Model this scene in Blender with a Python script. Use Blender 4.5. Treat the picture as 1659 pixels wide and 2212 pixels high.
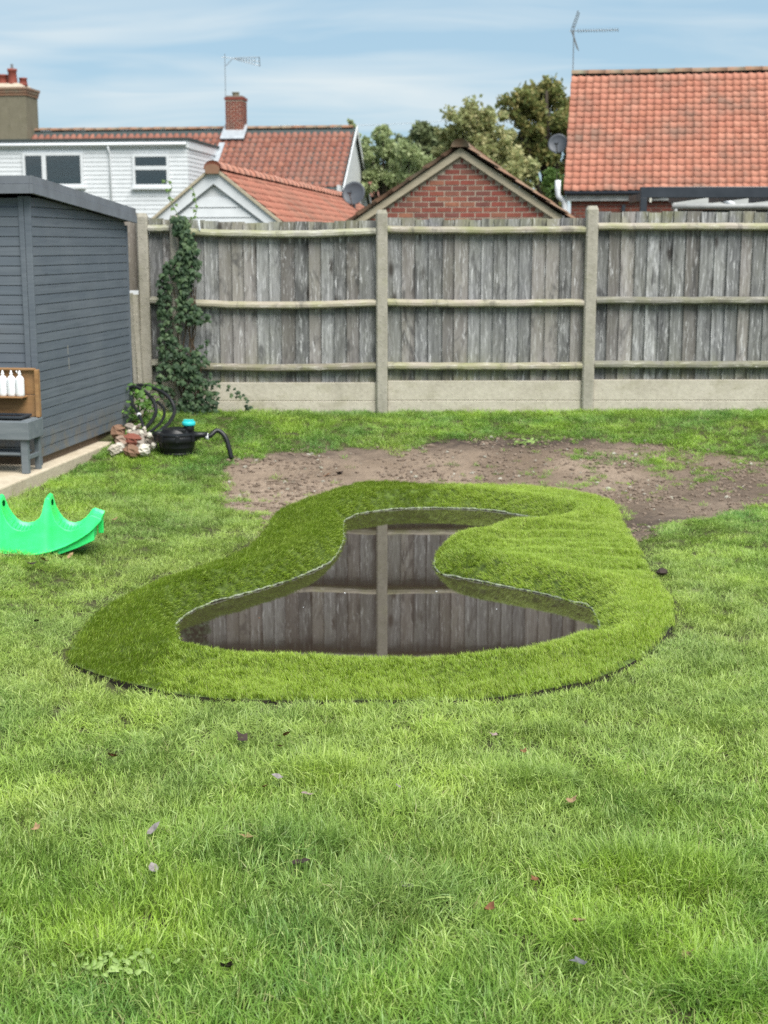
import bpy, math, random
import numpy as np
from mathutils import Vector, Matrix, Euler, noise as mnoise
from mathutils.geometry import delaunay_2d_cdt

R = math.radians
rnd = random.Random(7)
rng = np.random.default_rng(11)
scene = bpy.context.scene
for o in list(bpy.data.objects):
    bpy.data.objects.remove(o)
COL = scene.collection

# ------------------------------------------------------------------ camera
HC = 1.53
FPX = 3000.0
PITCH = math.atan(576 / FPX)
cam = bpy.data.cameras.new('camera')
cam.sensor_fit = 'VERTICAL'
cam.sensor_height = 24.0
cam.lens = 24.0 * FPX / 2212.0
cam.clip_start = 0.05
cam.clip_end = 3000
cam.dof.use_dof = True
cam.dof.focus_distance = 4.8
cam.dof.aperture_fstop = 3.5
camo = bpy.data.objects.new('camera', cam)
camo.location = (0, 0, HC)
camo.rotation_euler = (math.pi / 2 - PITCH, 0, 0)
COL.objects.link(camo)
scene.camera = camo

# ------------------------------------------------------------------ world + sun
SUN_EL, SUN_AZ = R(58), R(150)          # azimuth clockwise from +y: behind the camera, to the right
world = bpy.data.worlds.new('World')
scene.world = world
world.use_nodes = True
wn = world.node_tree
wn.nodes.clear()
w_out = wn.nodes.new('ShaderNodeOutputWorld')
w_bg = wn.nodes.new('ShaderNodeBackground')
w_sky = wn.nodes.new('ShaderNodeTexSky')
w_sky.sky_type = 'NISHITA'
w_sky.sun_disc = False
w_sky.sun_elevation = SUN_EL
w_sky.sun_rotation = SUN_AZ
w_sky.air_density = 1.0
w_sky.dust_density = 0.6
w_sky.ozone_density = 1.6
w_bg.inputs['Strength'].default_value = 0.06
# thin high cloud: noise on the direction projected on a flat layer
w_tc = wn.nodes.new('ShaderNodeTexCoord')
w_sep = wn.nodes.new('ShaderNodeSeparateXYZ')
wn.links.new(w_tc.outputs['Generated'], w_sep.inputs[0])
def wmath(op, a, b=None):
    n = wn.nodes.new('ShaderNodeMath'); n.operation = op
    for i, v in enumerate((a, b)):
        if v is None: continue
        if isinstance(v, (int, float)): n.inputs[i].default_value = v
        else: wn.links.new(v, n.inputs[i])
    return n.outputs[0]
zz = wmath('ADD', wmath('MAXIMUM', w_sep.outputs[2], 0.0), 0.12)
w_cmb = wn.nodes.new('ShaderNodeCombineXYZ')
wn.links.new(wmath('DIVIDE', w_sep.outputs[0], zz), w_cmb.inputs[0])
wn.links.new(wmath('DIVIDE', w_sep.outputs[1], zz), w_cmb.inputs[1])
w_map = wn.nodes.new('ShaderNodeMapping')
w_map.inputs['Rotation'].default_value = (0, 0, R(24))
w_map.inputs['Scale'].default_value = (0.75, 1.7, 1)
w_map.inputs['Location'].default_value = (3.4, 1.3, 0)
wn.links.new(w_cmb.outputs[0], w_map.inputs[0])
def wnoise(scale, detail, dist):
    n = wn.nodes.new('ShaderNodeTexNoise')
    n.inputs['Scale'].default_value = scale
    n.inputs['Detail'].default_value = detail
    n.inputs['Roughness'].default_value = 0.5
    n.inputs['Distortion'].default_value = dist
    wn.links.new(w_map.outputs[0], n.inputs['Vector'])
    return n.outputs['Fac']
w_r = wn.nodes.new('ShaderNodeMapRange')
w_r.inputs['From Min'].default_value = 0.43
w_r.inputs['From Max'].default_value = 0.62
w_r.inputs['To Min'].default_value = 0.0
w_r.inputs['To Max'].default_value = 0.85
wn.links.new(wmath('ADD', wmath('MULTIPLY', wnoise(0.55, 3, 0.7), 0.75), wmath('MULTIPLY', wnoise(1.7, 4, 1.0), 0.25)), w_r.inputs['Value'])
w_veil = wn.nodes.new('ShaderNodeMix'); w_veil.data_type = 'RGBA'      # an even thin veil over the clear sky
w_veil.inputs[0].default_value = 0.80
wn.links.new(w_sky.outputs[0], w_veil.inputs[6])
w_veil.inputs[7].default_value = (2.3, 3.45, 4.3, 1)
w_mix = wn.nodes.new('ShaderNodeMix'); w_mix.data_type = 'RGBA'
wn.links.new(w_r.outputs[0], w_mix.inputs[0])
wn.links.new(w_veil.outputs[2], w_mix.inputs[6])
w_mix.inputs[7].default_value = (4.7, 5.15, 5.3, 1)
wn.links.new(w_mix.outputs[2], w_bg.inputs[0])
wn.links.new(w_bg.outputs[0], w_out.inputs[0])

sun = bpy.data.lights.new('sun', 'SUN')
sun.energy = 2.4
sun.angle = R(45)
sun.color = (1.0, 0.965, 0.90)
suno = bpy.data.objects.new('sun', sun)
sd = Vector((math.sin(SUN_AZ) * math.cos(SUN_EL), math.cos(SUN_AZ) * math.cos(SUN_EL), math.sin(SUN_EL)))
suno.rotation_euler = (-sd).to_track_quat('-Z', 'Y').to_euler()
suno.location = (6, -8, 20)
COL.objects.link(suno)

vs = scene.view_settings
vs.view_transform = 'Standard'
vs.look = 'None'
vs.gamma = 1.0
vs.use_curve_mapping = False
vs.exposure = 1.5
scene.cycles.use_denoising = False
scene.cycles.use_adaptive_sampling = False
scene.cycles.max_bounces = 8
scene.cycles.transparent_max_bounces = 8

# ------------------------------------------------------------------ helpers
def at(px, py, Y):
    """a photo position (in a 1659 x 2212 frame) at distance Y -> a point of the place"""
    u = (px - 829.5) / FPX; v = (py - 1106) / FPX
    r = (u, math.cos(PITCH) - v * math.sin(PITCH), -math.sin(PITCH) - v * math.cos(PITCH))
    t = Y / r[1]
    return Vector((r[0] * t, Y, HC + r[2] * t))

def onz(px, py, z):
    u = (px - 829.5) / FPX; v = (py - 1106) / FPX
    r = (u, math.cos(PITCH) - v * math.sin(PITCH), -math.sin(PITCH) - v * math.cos(PITCH))
    t = (z - HC) / r[2]
    return Vector((r[0] * t, r[1] * t, z))

class MB:
    def __init__(s): s.v = []; s.f = []
    def add(s, vs, fs):
        b = len(s.v); s.v += [tuple(p) for p in vs]; s.f += [tuple(i + b for i in f) for f in fs]; return s
    def box(s, c, d, M=None):
        x, y, z = d[0] / 2, d[1] / 2, d[2] / 2
        vs = [Vector((sx * x, sy * y, sz * z)) for sz in (-1, 1) for sx, sy in ((-1, -1), (1, -1), (1, 1), (-1, 1))]
        c = Vector(c)
        vs = [(M @ p if M else p) + c for p in vs]
        return s.add(vs, [(3, 2, 1, 0), (4, 5, 6, 7), (0, 1, 5, 4), (1, 2, 6, 5), (2, 3, 7, 6), (3, 0, 4, 7)])
    def b2(s, lo, hi):
        return s.box([(a + b) / 2 for a, b in zip(lo, hi)], [b - a for a, b in zip(lo, hi)])
    def prism(s, poly, e):
        """poly: 3D points of a planar polygon, e: extrusion vector"""
        n = len(poly); e = Vector(e); p = [Vector(q) for q in poly]
        return s.add(p + [q + e for q in p], [tuple(range(n - 1, -1, -1)), tuple(range(n, 2 * n))] + [(i, (i + 1) % n, n + (i + 1) % n, n + i) for i in range(n)])
    def tube(s, path, r, n=8, caps=True):
        P = [Vector(p) for p in path]; m = len(P)
        rs = r if isinstance(r, (list, tuple)) else [r] * m
        base = len(s.v); up = None; vs = []; fs = []
        for i, p in enumerate(P):
            t = (P[min(i + 1, m - 1)] - P[max(i - 1, 0)]).normalized()
            if up is None:
                up = Vector((0, 0, 1)) if abs(t.z) < 0.9 else Vector((1, 0, 0))
            a = t.cross(up).normalized(); up = a.cross(t).normalized()
            for k in range(n):
                th = 2 * math.pi * k / n
                vs.append(p + (a * math.cos(th) + up * math.sin(th)) * rs[i])
        for i in range(m - 1):
            for k in range(n):
                fs.append((i * n + k, i * n + (k + 1) % n, (i + 1) * n + (k + 1) % n, (i + 1) * n + k))
        if caps:
            fs.append(tuple(range(n - 1, -1, -1))); fs.append(tuple(range((m - 1) * n, m * n)))
        return s.add(vs, fs)
    def lathe(s, prof, c=(0, 0, 0), n=24, M=None):
        """prof: (radius, height) pairs"""
        c = Vector(c); vs = []; fs = []; m = len(prof)
        for r, z in prof:
            for k in range(n):
                a = 2 * math.pi * k / n
                p = Vector((r * math.cos(a), r * math.sin(a), z))
                vs.append((M @ p if M else p) + c)
        for i in range(m - 1):
            for k in range(n):
                fs.append((i * n + k, i * n + (k + 1) % n, (i + 1) * n + (k + 1) % n, (i + 1) * n + k))
        fs.append(tuple(range(n - 1, -1, -1))); fs.append(tuple(range((m - 1) * n, m * n)))
        return s.add(vs, fs)
    def mesh(s, name, m, smooth=False):
        me = bpy.data.meshes.new(name); me.from_pydata(s.v, [], s.f); me.update()
        if m: me.materials.append(m)
        if smooth: me.polygons.foreach_set('use_smooth', [True] * len(me.polygons))
        return me
    def build(s, name, m, parent=None, smooth=False, kind=None, bevel=0):
        return link(name, s.mesh(name, m, smooth), parent, kind, bevel)

def link(name, me, parent=None, kind=None, bevel=0):
    o = bpy.data.objects.new(name, me)
    COL.objects.link(o)
    if parent is not None: o.parent = parent
    if kind: o['kind'] = kind
    if bevel:
        md = o.modifiers.new('bevel', 'BEVEL'); md.width = bevel; md.segments = 2; md.limit_method = 'ANGLE'
    return o

def thing(name, label, cat, loc=(0, 0, 0), rz=0.0, group=None):
    o = bpy.data.objects.new(name, None); COL.objects.link(o)
    o.empty_display_size = 0.1
    o.location = loc; o.rotation_euler = (0, 0, rz)
    o['label'] = label; o['category'] = cat
    if group: o['group'] = group
    return o

def tag(o, label, cat, group=None):
    o['label'] = label; o['category'] = cat
    if group: o['group'] = group
    return o

def smooth(o):
    me = o.data; me.polygons.foreach_set('use_smooth', [True] * len(me.polygons)); return o

def catmull(pts, n, closed=False):
    P = [Vector(p) for p in pts]; m = len(P); out = []
    rngi = range(m) if closed else range(m - 1)
    for i in rngi:
        if closed: a, b, c, d = P[i - 1], P[i], P[(i + 1) % m], P[(i + 2) % m]
        else: a, b, c, d = P[max(i - 1, 0)], P[i], P[i + 1], P[min(i + 2, m - 1)]
        for k in range(n):
            t = k / n
            out.append(0.5 * ((2 * b) + (c - a) * t + (2 * a - 5 * b + 4 * c - d) * t * t + (3 * b - a - 3 * c + d) * t ** 3))
    if not closed: out.append(P[-1])
    return out

# ------------------------------------------------------------------ materials
class G:
    def __init__(s, name):
        s.m = bpy.data.materials.new(name); s.m.use_nodes = True
        s.nt = s.m.node_tree; s.b = s.nt.nodes['Principled BSDF']
        s.out = s.nt.nodes['Material Output']
    def n(s, t, **kw):
        x = s.nt.nodes.new('ShaderNode' + t)
        for k, v in kw.items(): setattr(x, k, v)
        return x
    def put(s, sock, v):
        if v is None: return
        if hasattr(v, 'is_output'): s.nt.links.new(v, sock)
        elif isinstance(v, (tuple, list)) and sock.type == 'RGBA' and len(v) == 3: sock.default_value = (*v, 1)
        else: sock.default_value = v
    def co(s, k='Object'): return s.n('TexCoord').outputs[k]
    def pos(s): return s.n('NewGeometry').outputs['Position']
    def island(s): return s.n('NewGeometry').outputs['Random Per Island']
    def orand(s): return s.n('ObjectInfo').outputs['Random']
    def rand(s):
        return s.math('FRACT', s.math('ADD', s.orand(), s.math('MULTIPLY', s.island(), 7.31)))
    def map(s, v, sc=(1, 1, 1), loc=None, rot=None):
        x = s.n('Mapping'); s.put(x.inputs[0], v); x.inputs['Scale'].default_value = sc
        if loc is not None: s.put(x.inputs['Location'], loc)
        if rot: x.inputs['Rotation'].default_value = rot
        return x.outputs[0]
    def vec(s, a, b=0.0, c=0.0):
        x = s.n('CombineXYZ'); s.put(x.inputs[0], a); s.put(x.inputs[1], b); s.put(x.inputs[2], c); return x.outputs[0]
    def noise(s, v, scale, det=4, rough=0.55, dist=0.0):
        x = s.n('TexNoise'); s.put(x.inputs['Vector'], v)
        x.inputs['Scale'].default_value = scale; x.inputs['Detail'].default_value = det
        x.inputs['Roughness'].default_value = rough; x.inputs['Distortion'].default_value = dist
        return x.outputs['Fac']
    def vor(s, v, scale, out='Distance', feature='F1'):
        x = s.n('TexVoronoi', feature=feature); s.put(x.inputs['Vector'], v); x.inputs['Scale'].default_value = scale
        return x.outputs[out]
    def math(s, op, a, b=None, clamp=False):
        x = s.n('Math', operation=op, use_clamp=clamp); s.put(x.inputs[0], a); s.put(x.inputs[1], b); return x.outputs[0]
    def rng(s, v, a, b, c=0.0, d=1.0):
        x = s.n('MapRange'); s.put(x.inputs[0], v)
        for i, k in enumerate((a, b, c, d)): x.inputs[i + 1].default_value = k
        return x.outputs[0]
    def mix(s, f, a, b, mode='MIX'):
        x = s.n('Mix', data_type='RGBA', blend_type=mode)
        s.put(x.inputs[0], f); s.put(x.inputs[6], a); s.put(x.inputs[7], b); return x.outputs[2]
    def ramp(s, f, stops, interp='LINEAR'):
        x = s.n('ValToRGB'); s.put(x.inputs[0], f); e = x.color_ramp.elements; x.color_ramp.interpolation = interp
        while len(e) < len(stops): e.new(0.5)
        for el, (p, c) in zip(e, stops): el.position = p; el.color = (*c, 1) if len(c) == 3 else c
        return x.outputs[0]
    def sep(s, v):
        x = s.n('SeparateXYZ'); s.put(x.inputs[0], v); return x.outputs
    def bump(s, h, strength=0.3, dist=0.01):
        x = s.n('Bump'); x.inputs['Strength'].default_value = strength; x.inputs['Distance'].default_value = dist
        s.put(x.inputs['Height'], h); s.put(s.b.inputs['Normal'], x.outputs[0]); return x.outputs[0]
    def set(s, col=None, rough=None, spec=None, metal=None, ior=None, coat=None, sheen=None):
        i = s.b.inputs
        s.put(i['Base Color'], col); s.put(i['Roughness'], rough)
        s.put(i['Specular IOR Level'], spec); s.put(i['Metallic'], metal); s.put(i['IOR'], ior); s.put(i['Coat Weight'], coat)
        return s.m

M = {}
def simple(name, col, rough=0.6, spec=0.4, metal=0.0, var=0.12, scale=6.0, bump=0.0):
    g = G(name)
    f = g.noise(g.co(), scale, 5)
    dark = tuple(c * (1 - 2 * var) for c in col); lite = tuple(min(1, c * (1 + var)) for c in col)
    c = g.mix(g.rng(f, 0.3, 0.7), dark, lite)
    c = g.mix(g.rng(g.rand(), 0, 1, 0, 0.25 if var > 0.05 else 0.08), c, dark)
    if bump: g.bump(g.noise(g.co(), scale * 8, 4), bump, 0.004)
    M[name] = g.set(c, g.rng(f, 0.3, 0.7, max(0.05, rough - 0.08), min(1, rough + 0.08)), spec, metal)
    return M[name]

simple('white_pvc', (0.66, 0.68, 0.70), 0.45, var=0.03)
simple('white_paint', (0.64, 0.65, 0.66), 0.55, var=0.05)
simple('worn_white', (0.45, 0.45, 0.44), 0.7, var=0.22, scale=3)
simple('lead', (0.36, 0.39, 0.42), 0.55, var=0.12)
simple('felt_dark', (0.045, 0.06, 0.06), 0.8, var=0.15)
simple('steel_grey', (0.30, 0.31, 0.32), 0.4, metal=0.6, var=0.1)
simple('dish_grey', (0.075, 0.085, 0.10), 0.5, var=0.1)
simple('black_plastic', (0.010, 0.011, 0.013), 0.42, 0.35, var=0.2)
simple('hose_black', (0.014, 0.015, 0.017), 0.38, 0.35, var=0.2)
simple('turquoise_plastic', (0.03, 0.50, 0.52), 0.35, var=0.05)
simple('bottle_white', (0.78, 0.80, 0.82), 0.35, var=0.03)
simple('anthracite', (0.030, 0.037, 0.048), 0.5, var=0.1)
simple('poly_sheet', (0.30, 0.295, 0.27), 0.5, var=0.12, scale=2)
simple('pot_clay', (0.26, 0.065, 0.045), 0.75, var=0.2)
simple('stem_brown', (0.11, 0.075, 0.045), 0.85, var=0.25, scale=20)
simple('bark', (0.07, 0.055, 0.04), 0.9, var=0.3, scale=4)
simple('interior_dark', (0.06, 0.07, 0.085), 0.8, var=0.1)
simple('blind_slat', (0.24, 0.27, 0.25), 0.6, var=0.1)
simple('brass_tag', (0.6, 0.58, 0.5), 0.5, var=0.1)

def m_plastic_green():
    g = G('green_plastic')
    f = g.noise(g.co(), 9, 4)
    c = g.mix(g.rng(f, 0.3, 0.7), (0.03, 0.74, 0.15), (0.05, 0.80, 0.24))
    g.b.inputs['Subsurface Weight'].default_value = 0.15
    g.b.inputs['Subsurface Radius'].default_value = (0.01, 0.04, 0.01)
    g.b.inputs['Subsurface Scale'].default_value = 0.4
    M['green_plastic'] = g.set(c, g.rng(f, 0.3, 0.7, 0.3, 0.45), 0.5)
m_plastic_green()

def m_glass():
    g = G('window_glass')
    g.set((0.35, 0.42, 0.46), 0.04, 0.8)
    tr = g.n('BsdfTransparent'); tr.inputs[0].default_value = (0.78, 0.84, 0.86, 1)
    gl = g.n('BsdfGlossy'); gl.inputs['Roughness'].default_value = 0.03
    ms = g.n('MixShader'); fr = g.n('Fresnel'); fr.inputs[0].default_value = 1.9
    g.nt.links.new(fr.outputs[0], ms.inputs[0]); g.nt.links.new(tr.outputs[0], ms.inputs[1]); g.nt.links.new(gl.outputs[0], ms.inputs[2]); g.nt.links.new(ms.outputs[0], g.out.inputs[0])
    M['window_glass'] = g.m
m_glass()

def m_fence(name, base, dark, light, green, gz, sz=0.55, knots=True, dirv=(1, 1, 0)):
    """weathered timber: grain runs along z (boards) or x (rails)"""
    g = G(name)
    r = g.orand()
    off = g.vec(g.math('MULTIPLY', r, 37.0), g.math('MULTIPLY', r, 11.0), g.math('MULTIPLY', r, 53.0))
    p = g.n('VectorMath', operation='ADD'); g.put(p.inputs[0], g.co()); g.put(p.inputs[1], off)
    P = p.outputs[0]
    if sz == 'x': sc1, sc2 = (1.2, 24, 24), (4, 120, 120)
    else: sc1, sc2 = (24, 24, 1.3), (130, 130, 3.5)
    wv = g.noise(P, 5.0, 3, 0.5)
    pw = g.n('VectorMath', operation='ADD'); g.put(pw.inputs[0], P)
    wv2 = g.math('MULTIPLY', g.math('SUBTRACT', wv, 0.5), 0.05)
    g.put(pw.inputs[1], g.vec(wv2, wv2, wv2))
    n1 = g.noise(g.map(pw.outputs[0], sc1), 1.0, 5, 0.6, 0.6)
    n2 = g.noise(g.map(pw.outputs[0], sc2), 1.0, 3, 0.6)
    n3 = g.noise(P, 3.2, 4)
    c = g.mix(g.rng(n1, 0.30, 0.72), dark, light)
    c = g.mix(g.rng(n3, 0.35, 0.75, 0.15, 0.75), c, base)
    c = g.mix(g.rng(n2, 0.40, 0.62, 0.55, 0.0), c, tuple(q * 0.45 for q in dark))
    c = g.mix(g.rng(r, 0, 1, 0.0, 0.45), c, tuple(q * 0.75 for q in base))
    warm = g.math('GREATER_THAN', g.math('FRACT', g.math('MULTIPLY', r, 17.0)), 0.72)
    c = g.mix(g.math('MULTIPLY', warm, 0.35), c, (base[0] * 1.05, base[1] * 0.86, base[2] * 0.72))
    # algae, in blotches of its own
    ng = g.noise(g.map(g.pos(), (3.2, 3.2, 1.6)), 1.4, 5, 0.6)
    zpos = g.sep(g.pos())[2]
    lowmask = g.rng(zpos, gz[0], gz[1], 1.0, 0.0)
    himask = g.rng(zpos, gz[2], gz[3], 0.0, 1.0)
    gm = g.math('MULTIPLY', g.math('ADD', g.math('MULTIPLY', g.math('MAXIMUM', lowmask, himask), 0.75), 0.16), g.rng(ng, 0.36, 0.66))
    c = g.mix(gm, c, green)
    if knots:
        kv = g.n('TexVoronoi', feature='F1'); g.put(kv.inputs['Vector'], g.map(P, (7.0, 7.0, 2.4))); kv.inputs['Scale'].default_value = 1.0
        kd = g.rng(kv.outputs['Distance'], 0.08, 0.24, 1.0, 0.0)
        krand = g.math('GREATER_THAN', g.sep(kv.outputs['Color'])[0], 0.62)
        c = g.mix(g.math('MULTIPLY', g.math('MULTIPLY', kd, krand), 0.9), c, (0.035, 0.03, 0.026))
    vb = g.math('ADD', 0.72, g.math('MULTIPLY', g.math('FRACT', g.math('MULTIPLY', r, 29.0)), 0.62))
    c = g.mix(1.0, c, g.vec(vb, vb, vb), 'MULTIPLY')
    st = g.noise(g.map(P, (5.0, 5.0, 1.6)), 1.0, 5, 0.65, 1.2)
    c = g.mix(g.rng(st, 0.55, 0.66, 0, 0.72), c, tuple(q * 0.7 for q in dark))
    fl = g.noise(g.map(pw.outputs[0], (60, 60, 5) if sz != 'x' else (5, 60, 60)), 1.0, 4, 0.7)
    c = g.mix(g.rng(fl, 0.56, 0.70, 0, 0.7), c, tuple(min(.7, q * 1.25) for q in light))
    g.bump(g.math('ADD', n1, g.math('MULTIPLY', n2, 0.7)), 0.5, 0.004)
    M[name] = g.set(c, 0.88, 0.2)
m_fence('fence_board', (0.225, 0.228, 0.235), (0.07, 0.07, 0.072), (0.54, 0.54, 0.545), (0.20, 0.20, 0.11), (0.22, 0.55, 1.60, 1.80))
m_fence('fence_rail', (0.30, 0.29, 0.26), (0.17, 0.16, 0.135), (0.50, 0.48, 0.43), (0.20, 0.205, 0.10), (0.3, 2.2, 1.3, 1.7), 'x', False)
m_fence('old_board', (0.30, 0.285, 0.265), (0.17, 0.155, 0.14), (0.43, 0.41, 0.38), (0.23, 0.23, 0.15), (0.22, 0.6, 1.7, 1.9))

def m_concrete(name, base, dark, speck, spscale=70.0, moss=(0.22, 0.23, 0.11), stain=0.5):
    g = G(name)
    P = g.pos()
    n1 = g.noise(P, 3.0, 6, 0.65); n2 = g.noise(P, 28, 4)
    c = g.mix(g.rng(n1, 0.3, 0.7), dark, base)
    c = g.mix(g.rng(n2, 0.4, 0.7, 0, 0.45), c, tuple(q * 1.18 for q in base))
    v = g.n('TexVoronoi', feature='F1'); g.put(v.inputs['Vector'], P); v.inputs['Scale'].default_value = spscale
    sp = g.math('MULTIPLY', g.rng(v.outputs['Distance'], 0.18, 0.34, 1, 0), g.math('GREATER_THAN', g.sep(v.outputs['Color'])[0], 0.55))
    c = g.mix(g.math('MULTIPLY', sp, 0.75), c, g.mix(g.sep(v.outputs['Color'])[1], speck, tuple(q * 0.35 for q in base)))
    nm = g.noise(g.map(P, (1.5, 1.5, 2.6)), 2.2, 5, 0.6)
    c = g.mix(g.rng(nm, 0.52, 0.72, 0, stain), c, moss)
    ns = g.noise(g.map(P, (6, 6, 0.8)), 1.0, 4)
    c = g.mix(g.rng(ns, 0.55, 0.75, 0, 0.35), c, tuple(q * 0.6 for q in dark))
    g.bump(g.math('ADD', n2, sp), 0.5, 0.004)
    M[name] = g.set(c, 0.92, 0.2)
m_concrete('post_concrete', (0.37, 0.345, 0.295), (0.25, 0.235, 0.19), (0.66, 0.62, 0.55), 48, stain=0.35)
m_concrete('gravel_concrete', (0.50, 0.46, 0.385), (0.38, 0.345, 0.28), (0.52, 0.48, 0.4), 90, moss=(0.27, 0.25, 0.16), stain=0.55)
m_concrete('slab_concrete', (0.50, 0.43, 0.33), (0.38, 0.32, 0.235), (0.5, 0.44, 0.34), 90, moss=(0.30, 0.24, 0.15), stain=0.5)
m_concrete('render_brown', (0.20, 0.18, 0.13), (0.15, 0.135, 0.095), (0.2, 0.18, 0.12), 20, moss=(0.16, 0.15, 0.09), stain=0.4)

def m_shed():
    g = G('shed_paint')
    r = g.orand()
    off = g.vec(g.math('MULTIPLY', r, 31.0), g.math('MULTIPLY', r, 17.0), g.math('MULTIPLY', r, 9.0))
    p = g.n('VectorMath', operation='ADD'); g.put(p.inputs[0], g.co()); g.put(p.inputs[1], off)
    n1 = g.noise(g.map(p.outputs[0], (1.6, 1.6, 30)), 1.0, 4, 0.6, 0.5)
    n2 = g.noise(p.outputs[0], 4.5, 4)
    c = g.mix(g.rng(n1, 0.3, 0.7), (0.092, 0.108, 0.130), (0.132, 0.151, 0.176))
    c = g.mix(g.rng(n2, 0.45, 0.75, 0, 0.5), c, (0.125, 0.145, 0.17))
    c = g.mix(g.rng(r, 0, 1, 0, 0.35), c, (0.075, 0.098, 0.13))
    kv = g.n('TexVoronoi', feature='F1'); g.put(kv.inputs['Vector'], g.map(p.outputs[0], (2.2, 2.2, 9))); kv.inputs['Scale'].default_value = 1.0
    kd = g.math('MULTIPLY', g.rng(kv.outputs['Distance'], 0.03, 0.12, 0.6, 0.0), g.math('GREATER_THAN', g.sep(kv.outputs['Color'])[0], 0.6))
    c = g.mix(kd, c, (0.05, 0.06, 0.075))
    splash = g.math('MULTIPLY', g.rng(g.sep(g.pos())[2], -0.05, 0.22, 0.8, 0.0), g.rng(g.noise(g.pos(), 9, 4), 0.4, 0.65))
    c = g.mix(splash, c, (0.17, 0.14, 0.10))
    c = g.mix(g.rng(g.noise(g.pos(), 1.6, 4), 0.52, 0.75, 0, 0.35), c, (0.17, 0.185, 0.205))
    g.bump(n1, 0.35, 0.004)
    M['shed_paint'] = g.set(c, g.rng(n2, 0.3, 0.7, 0.52, 0.68), 0.4)
m_shed()
simple('shed_fascia', (0.165, 0.18, 0.205), 0.6, 0.35, var=0.12, scale=5)

def m_wood(name, a, b, c3, rough=0.75):
    g = G(name)
    r = g.orand(); off = g.vec(g.math('MULTIPLY', r, 31.0), g.math('MULTIPLY', r, 17.0), g.math('MULTIPLY', r, 9.0))
    p = g.n('VectorMath', operation='ADD'); g.put(p.inputs[0], g.co()); g.put(p.inputs[1], off)
    n1 = g.noise(g.map(p.outputs[0], (3, 20, 20)), 1.0, 5, 0.6, 0.8); n2 = g.noise(p.outputs[0], 6, 4)
    c = g.mix(g.rng(n1, 0.3, 0.7), a, b); c = g.mix(g.rng(n2, 0.4, 0.75, 0, 0.6), c, c3)
    g.bump(n1, 0.3, 0.003)
    M[name] = g.set(c, rough, 0.3)
m_wood('warm_wood', (0.20, 0.105, 0.045), (0.36, 0.20, 0.085), (0.26, 0.16, 0.085))
m_wood('grey_wood', (0.105, 0.125, 0.14), (0.17, 0.19, 0.205), (0.14, 0.155, 0.17))
m_wood('bearer_wood', (0.09, 0.06, 0.04), (0.16, 0.115, 0.08), (0.12, 0.09, 0.06))
m_wood('barge_wood', (0.33, 0.28, 0.20), (0.46, 0.40, 0.29), (0.37, 0.33, 0.25))

def m_brick(name, cols, soot=0.3):
    g = G(name)
    r = g.rand()
    c = g.ramp(r, [(i / (len(cols) - 1), q) for i, q in enumerate(cols)])
    n = g.noise(g.pos(), 14, 5); n2 = g.noise(g.pos(), 2.0, 4)
    c = g.mix(g.rng(n, 0.35, 0.7, 0, 0.4), c, tuple(q * 0.55 for q in cols[0]))
    c = g.mix(g.rng(n2, 0.5, 0.75, 0, soot), c, (0.10, 0.07, 0.055))
    g.bump(n, 0.4, 0.004)
    M[name] = g.set(c, 0.88, 0.2)
m_brick('brick_red', [(0.17, 0.065, 0.052), (0.30, 0.085, 0.065), (0.26, 0.08, 0.06), (0.33, 0.11, 0.075), (0.20, 0.08, 0.068), (0.38, 0.16, 0.10)])
m_brick('brick_brown', [(0.17, 0.055, 0.04), (0.25, 0.075, 0.05), (0.21, 0.06, 0.045), (0.14, 0.05, 0.04)], 0.5)
simple('mortar', (0.46, 0.39, 0.31), 0.95, var=0.12, scale=10)
simple('mortar_grey', (0.24, 0.20, 0.165), 0.95, var=0.12, scale=10)

def m_tile(name, cols, lichen, lsc, amount):
    g = G(name)
    r = g.rand()
    c = g.ramp(r, [(i / (len(cols) - 1), q) for i, q in enumerate(cols)])
    n1 = g.noise(g.pos(), lsc, 5, 0.62); n2 = g.noise(g.pos(), 9.0, 4)
    f = g.math('MULTIPLY', g.rng(n1, 0.44, 0.66), g.math('ADD', 0.35, g.math('MULTIPLY', g.math('FRACT', g.math('MULTIPLY', r, 9.7)), 0.9)))
    c = g.mix(g.math('MULTIPLY', f, amount, True), c, lichen)
    c = g.mix(g.rng(n2, 0.5, 0.75, 0, 0.4), c, tuple(q * 0.6 for q in cols[0]))
    M[name] = g.set(c, 0.85, 0.25)
m_tile('tile_orange', [(0.38, 0.155, 0.105), (0.43, 0.18, 0.125), (0.47, 0.215, 0.15), (0.40, 0.165, 0.11), (0.44, 0.195, 0.135)], (0.24, 0.15, 0.115), 1.1, 0.85)
m_tile('tile_brown', [(0.21, 0.085, 0.06), (0.26, 0.11, 0.08), (0.24, 0.105, 0.08), (0.30, 0.13, 0.09)], (0.20, 0.13, 0.105), 0.7, 0.6)
m_tile('tile_salmon', [(0.30, 0.115, 0.08), (0.36, 0.15, 0.105), (0.34, 0.14, 0.10), (0.40, 0.18, 0.125)], (0.22, 0.14, 0.105), 0.8, 0.7)
m_tile('tile_ridge', [(0.22, 0.13, 0.085), (0.27, 0.16, 0.11), (0.24, 0.13, 0.08)], (0.22, 0.20, 0.14), 3.0, 0.9)
m_tile('tile_ridge_salmon', [(0.42, 0.19, 0.13), (0.47, 0.22, 0.16), (0.45, 0.2, 0.14)], (0.3, 0.2, 0.15), 3.0, 0.5)

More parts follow.
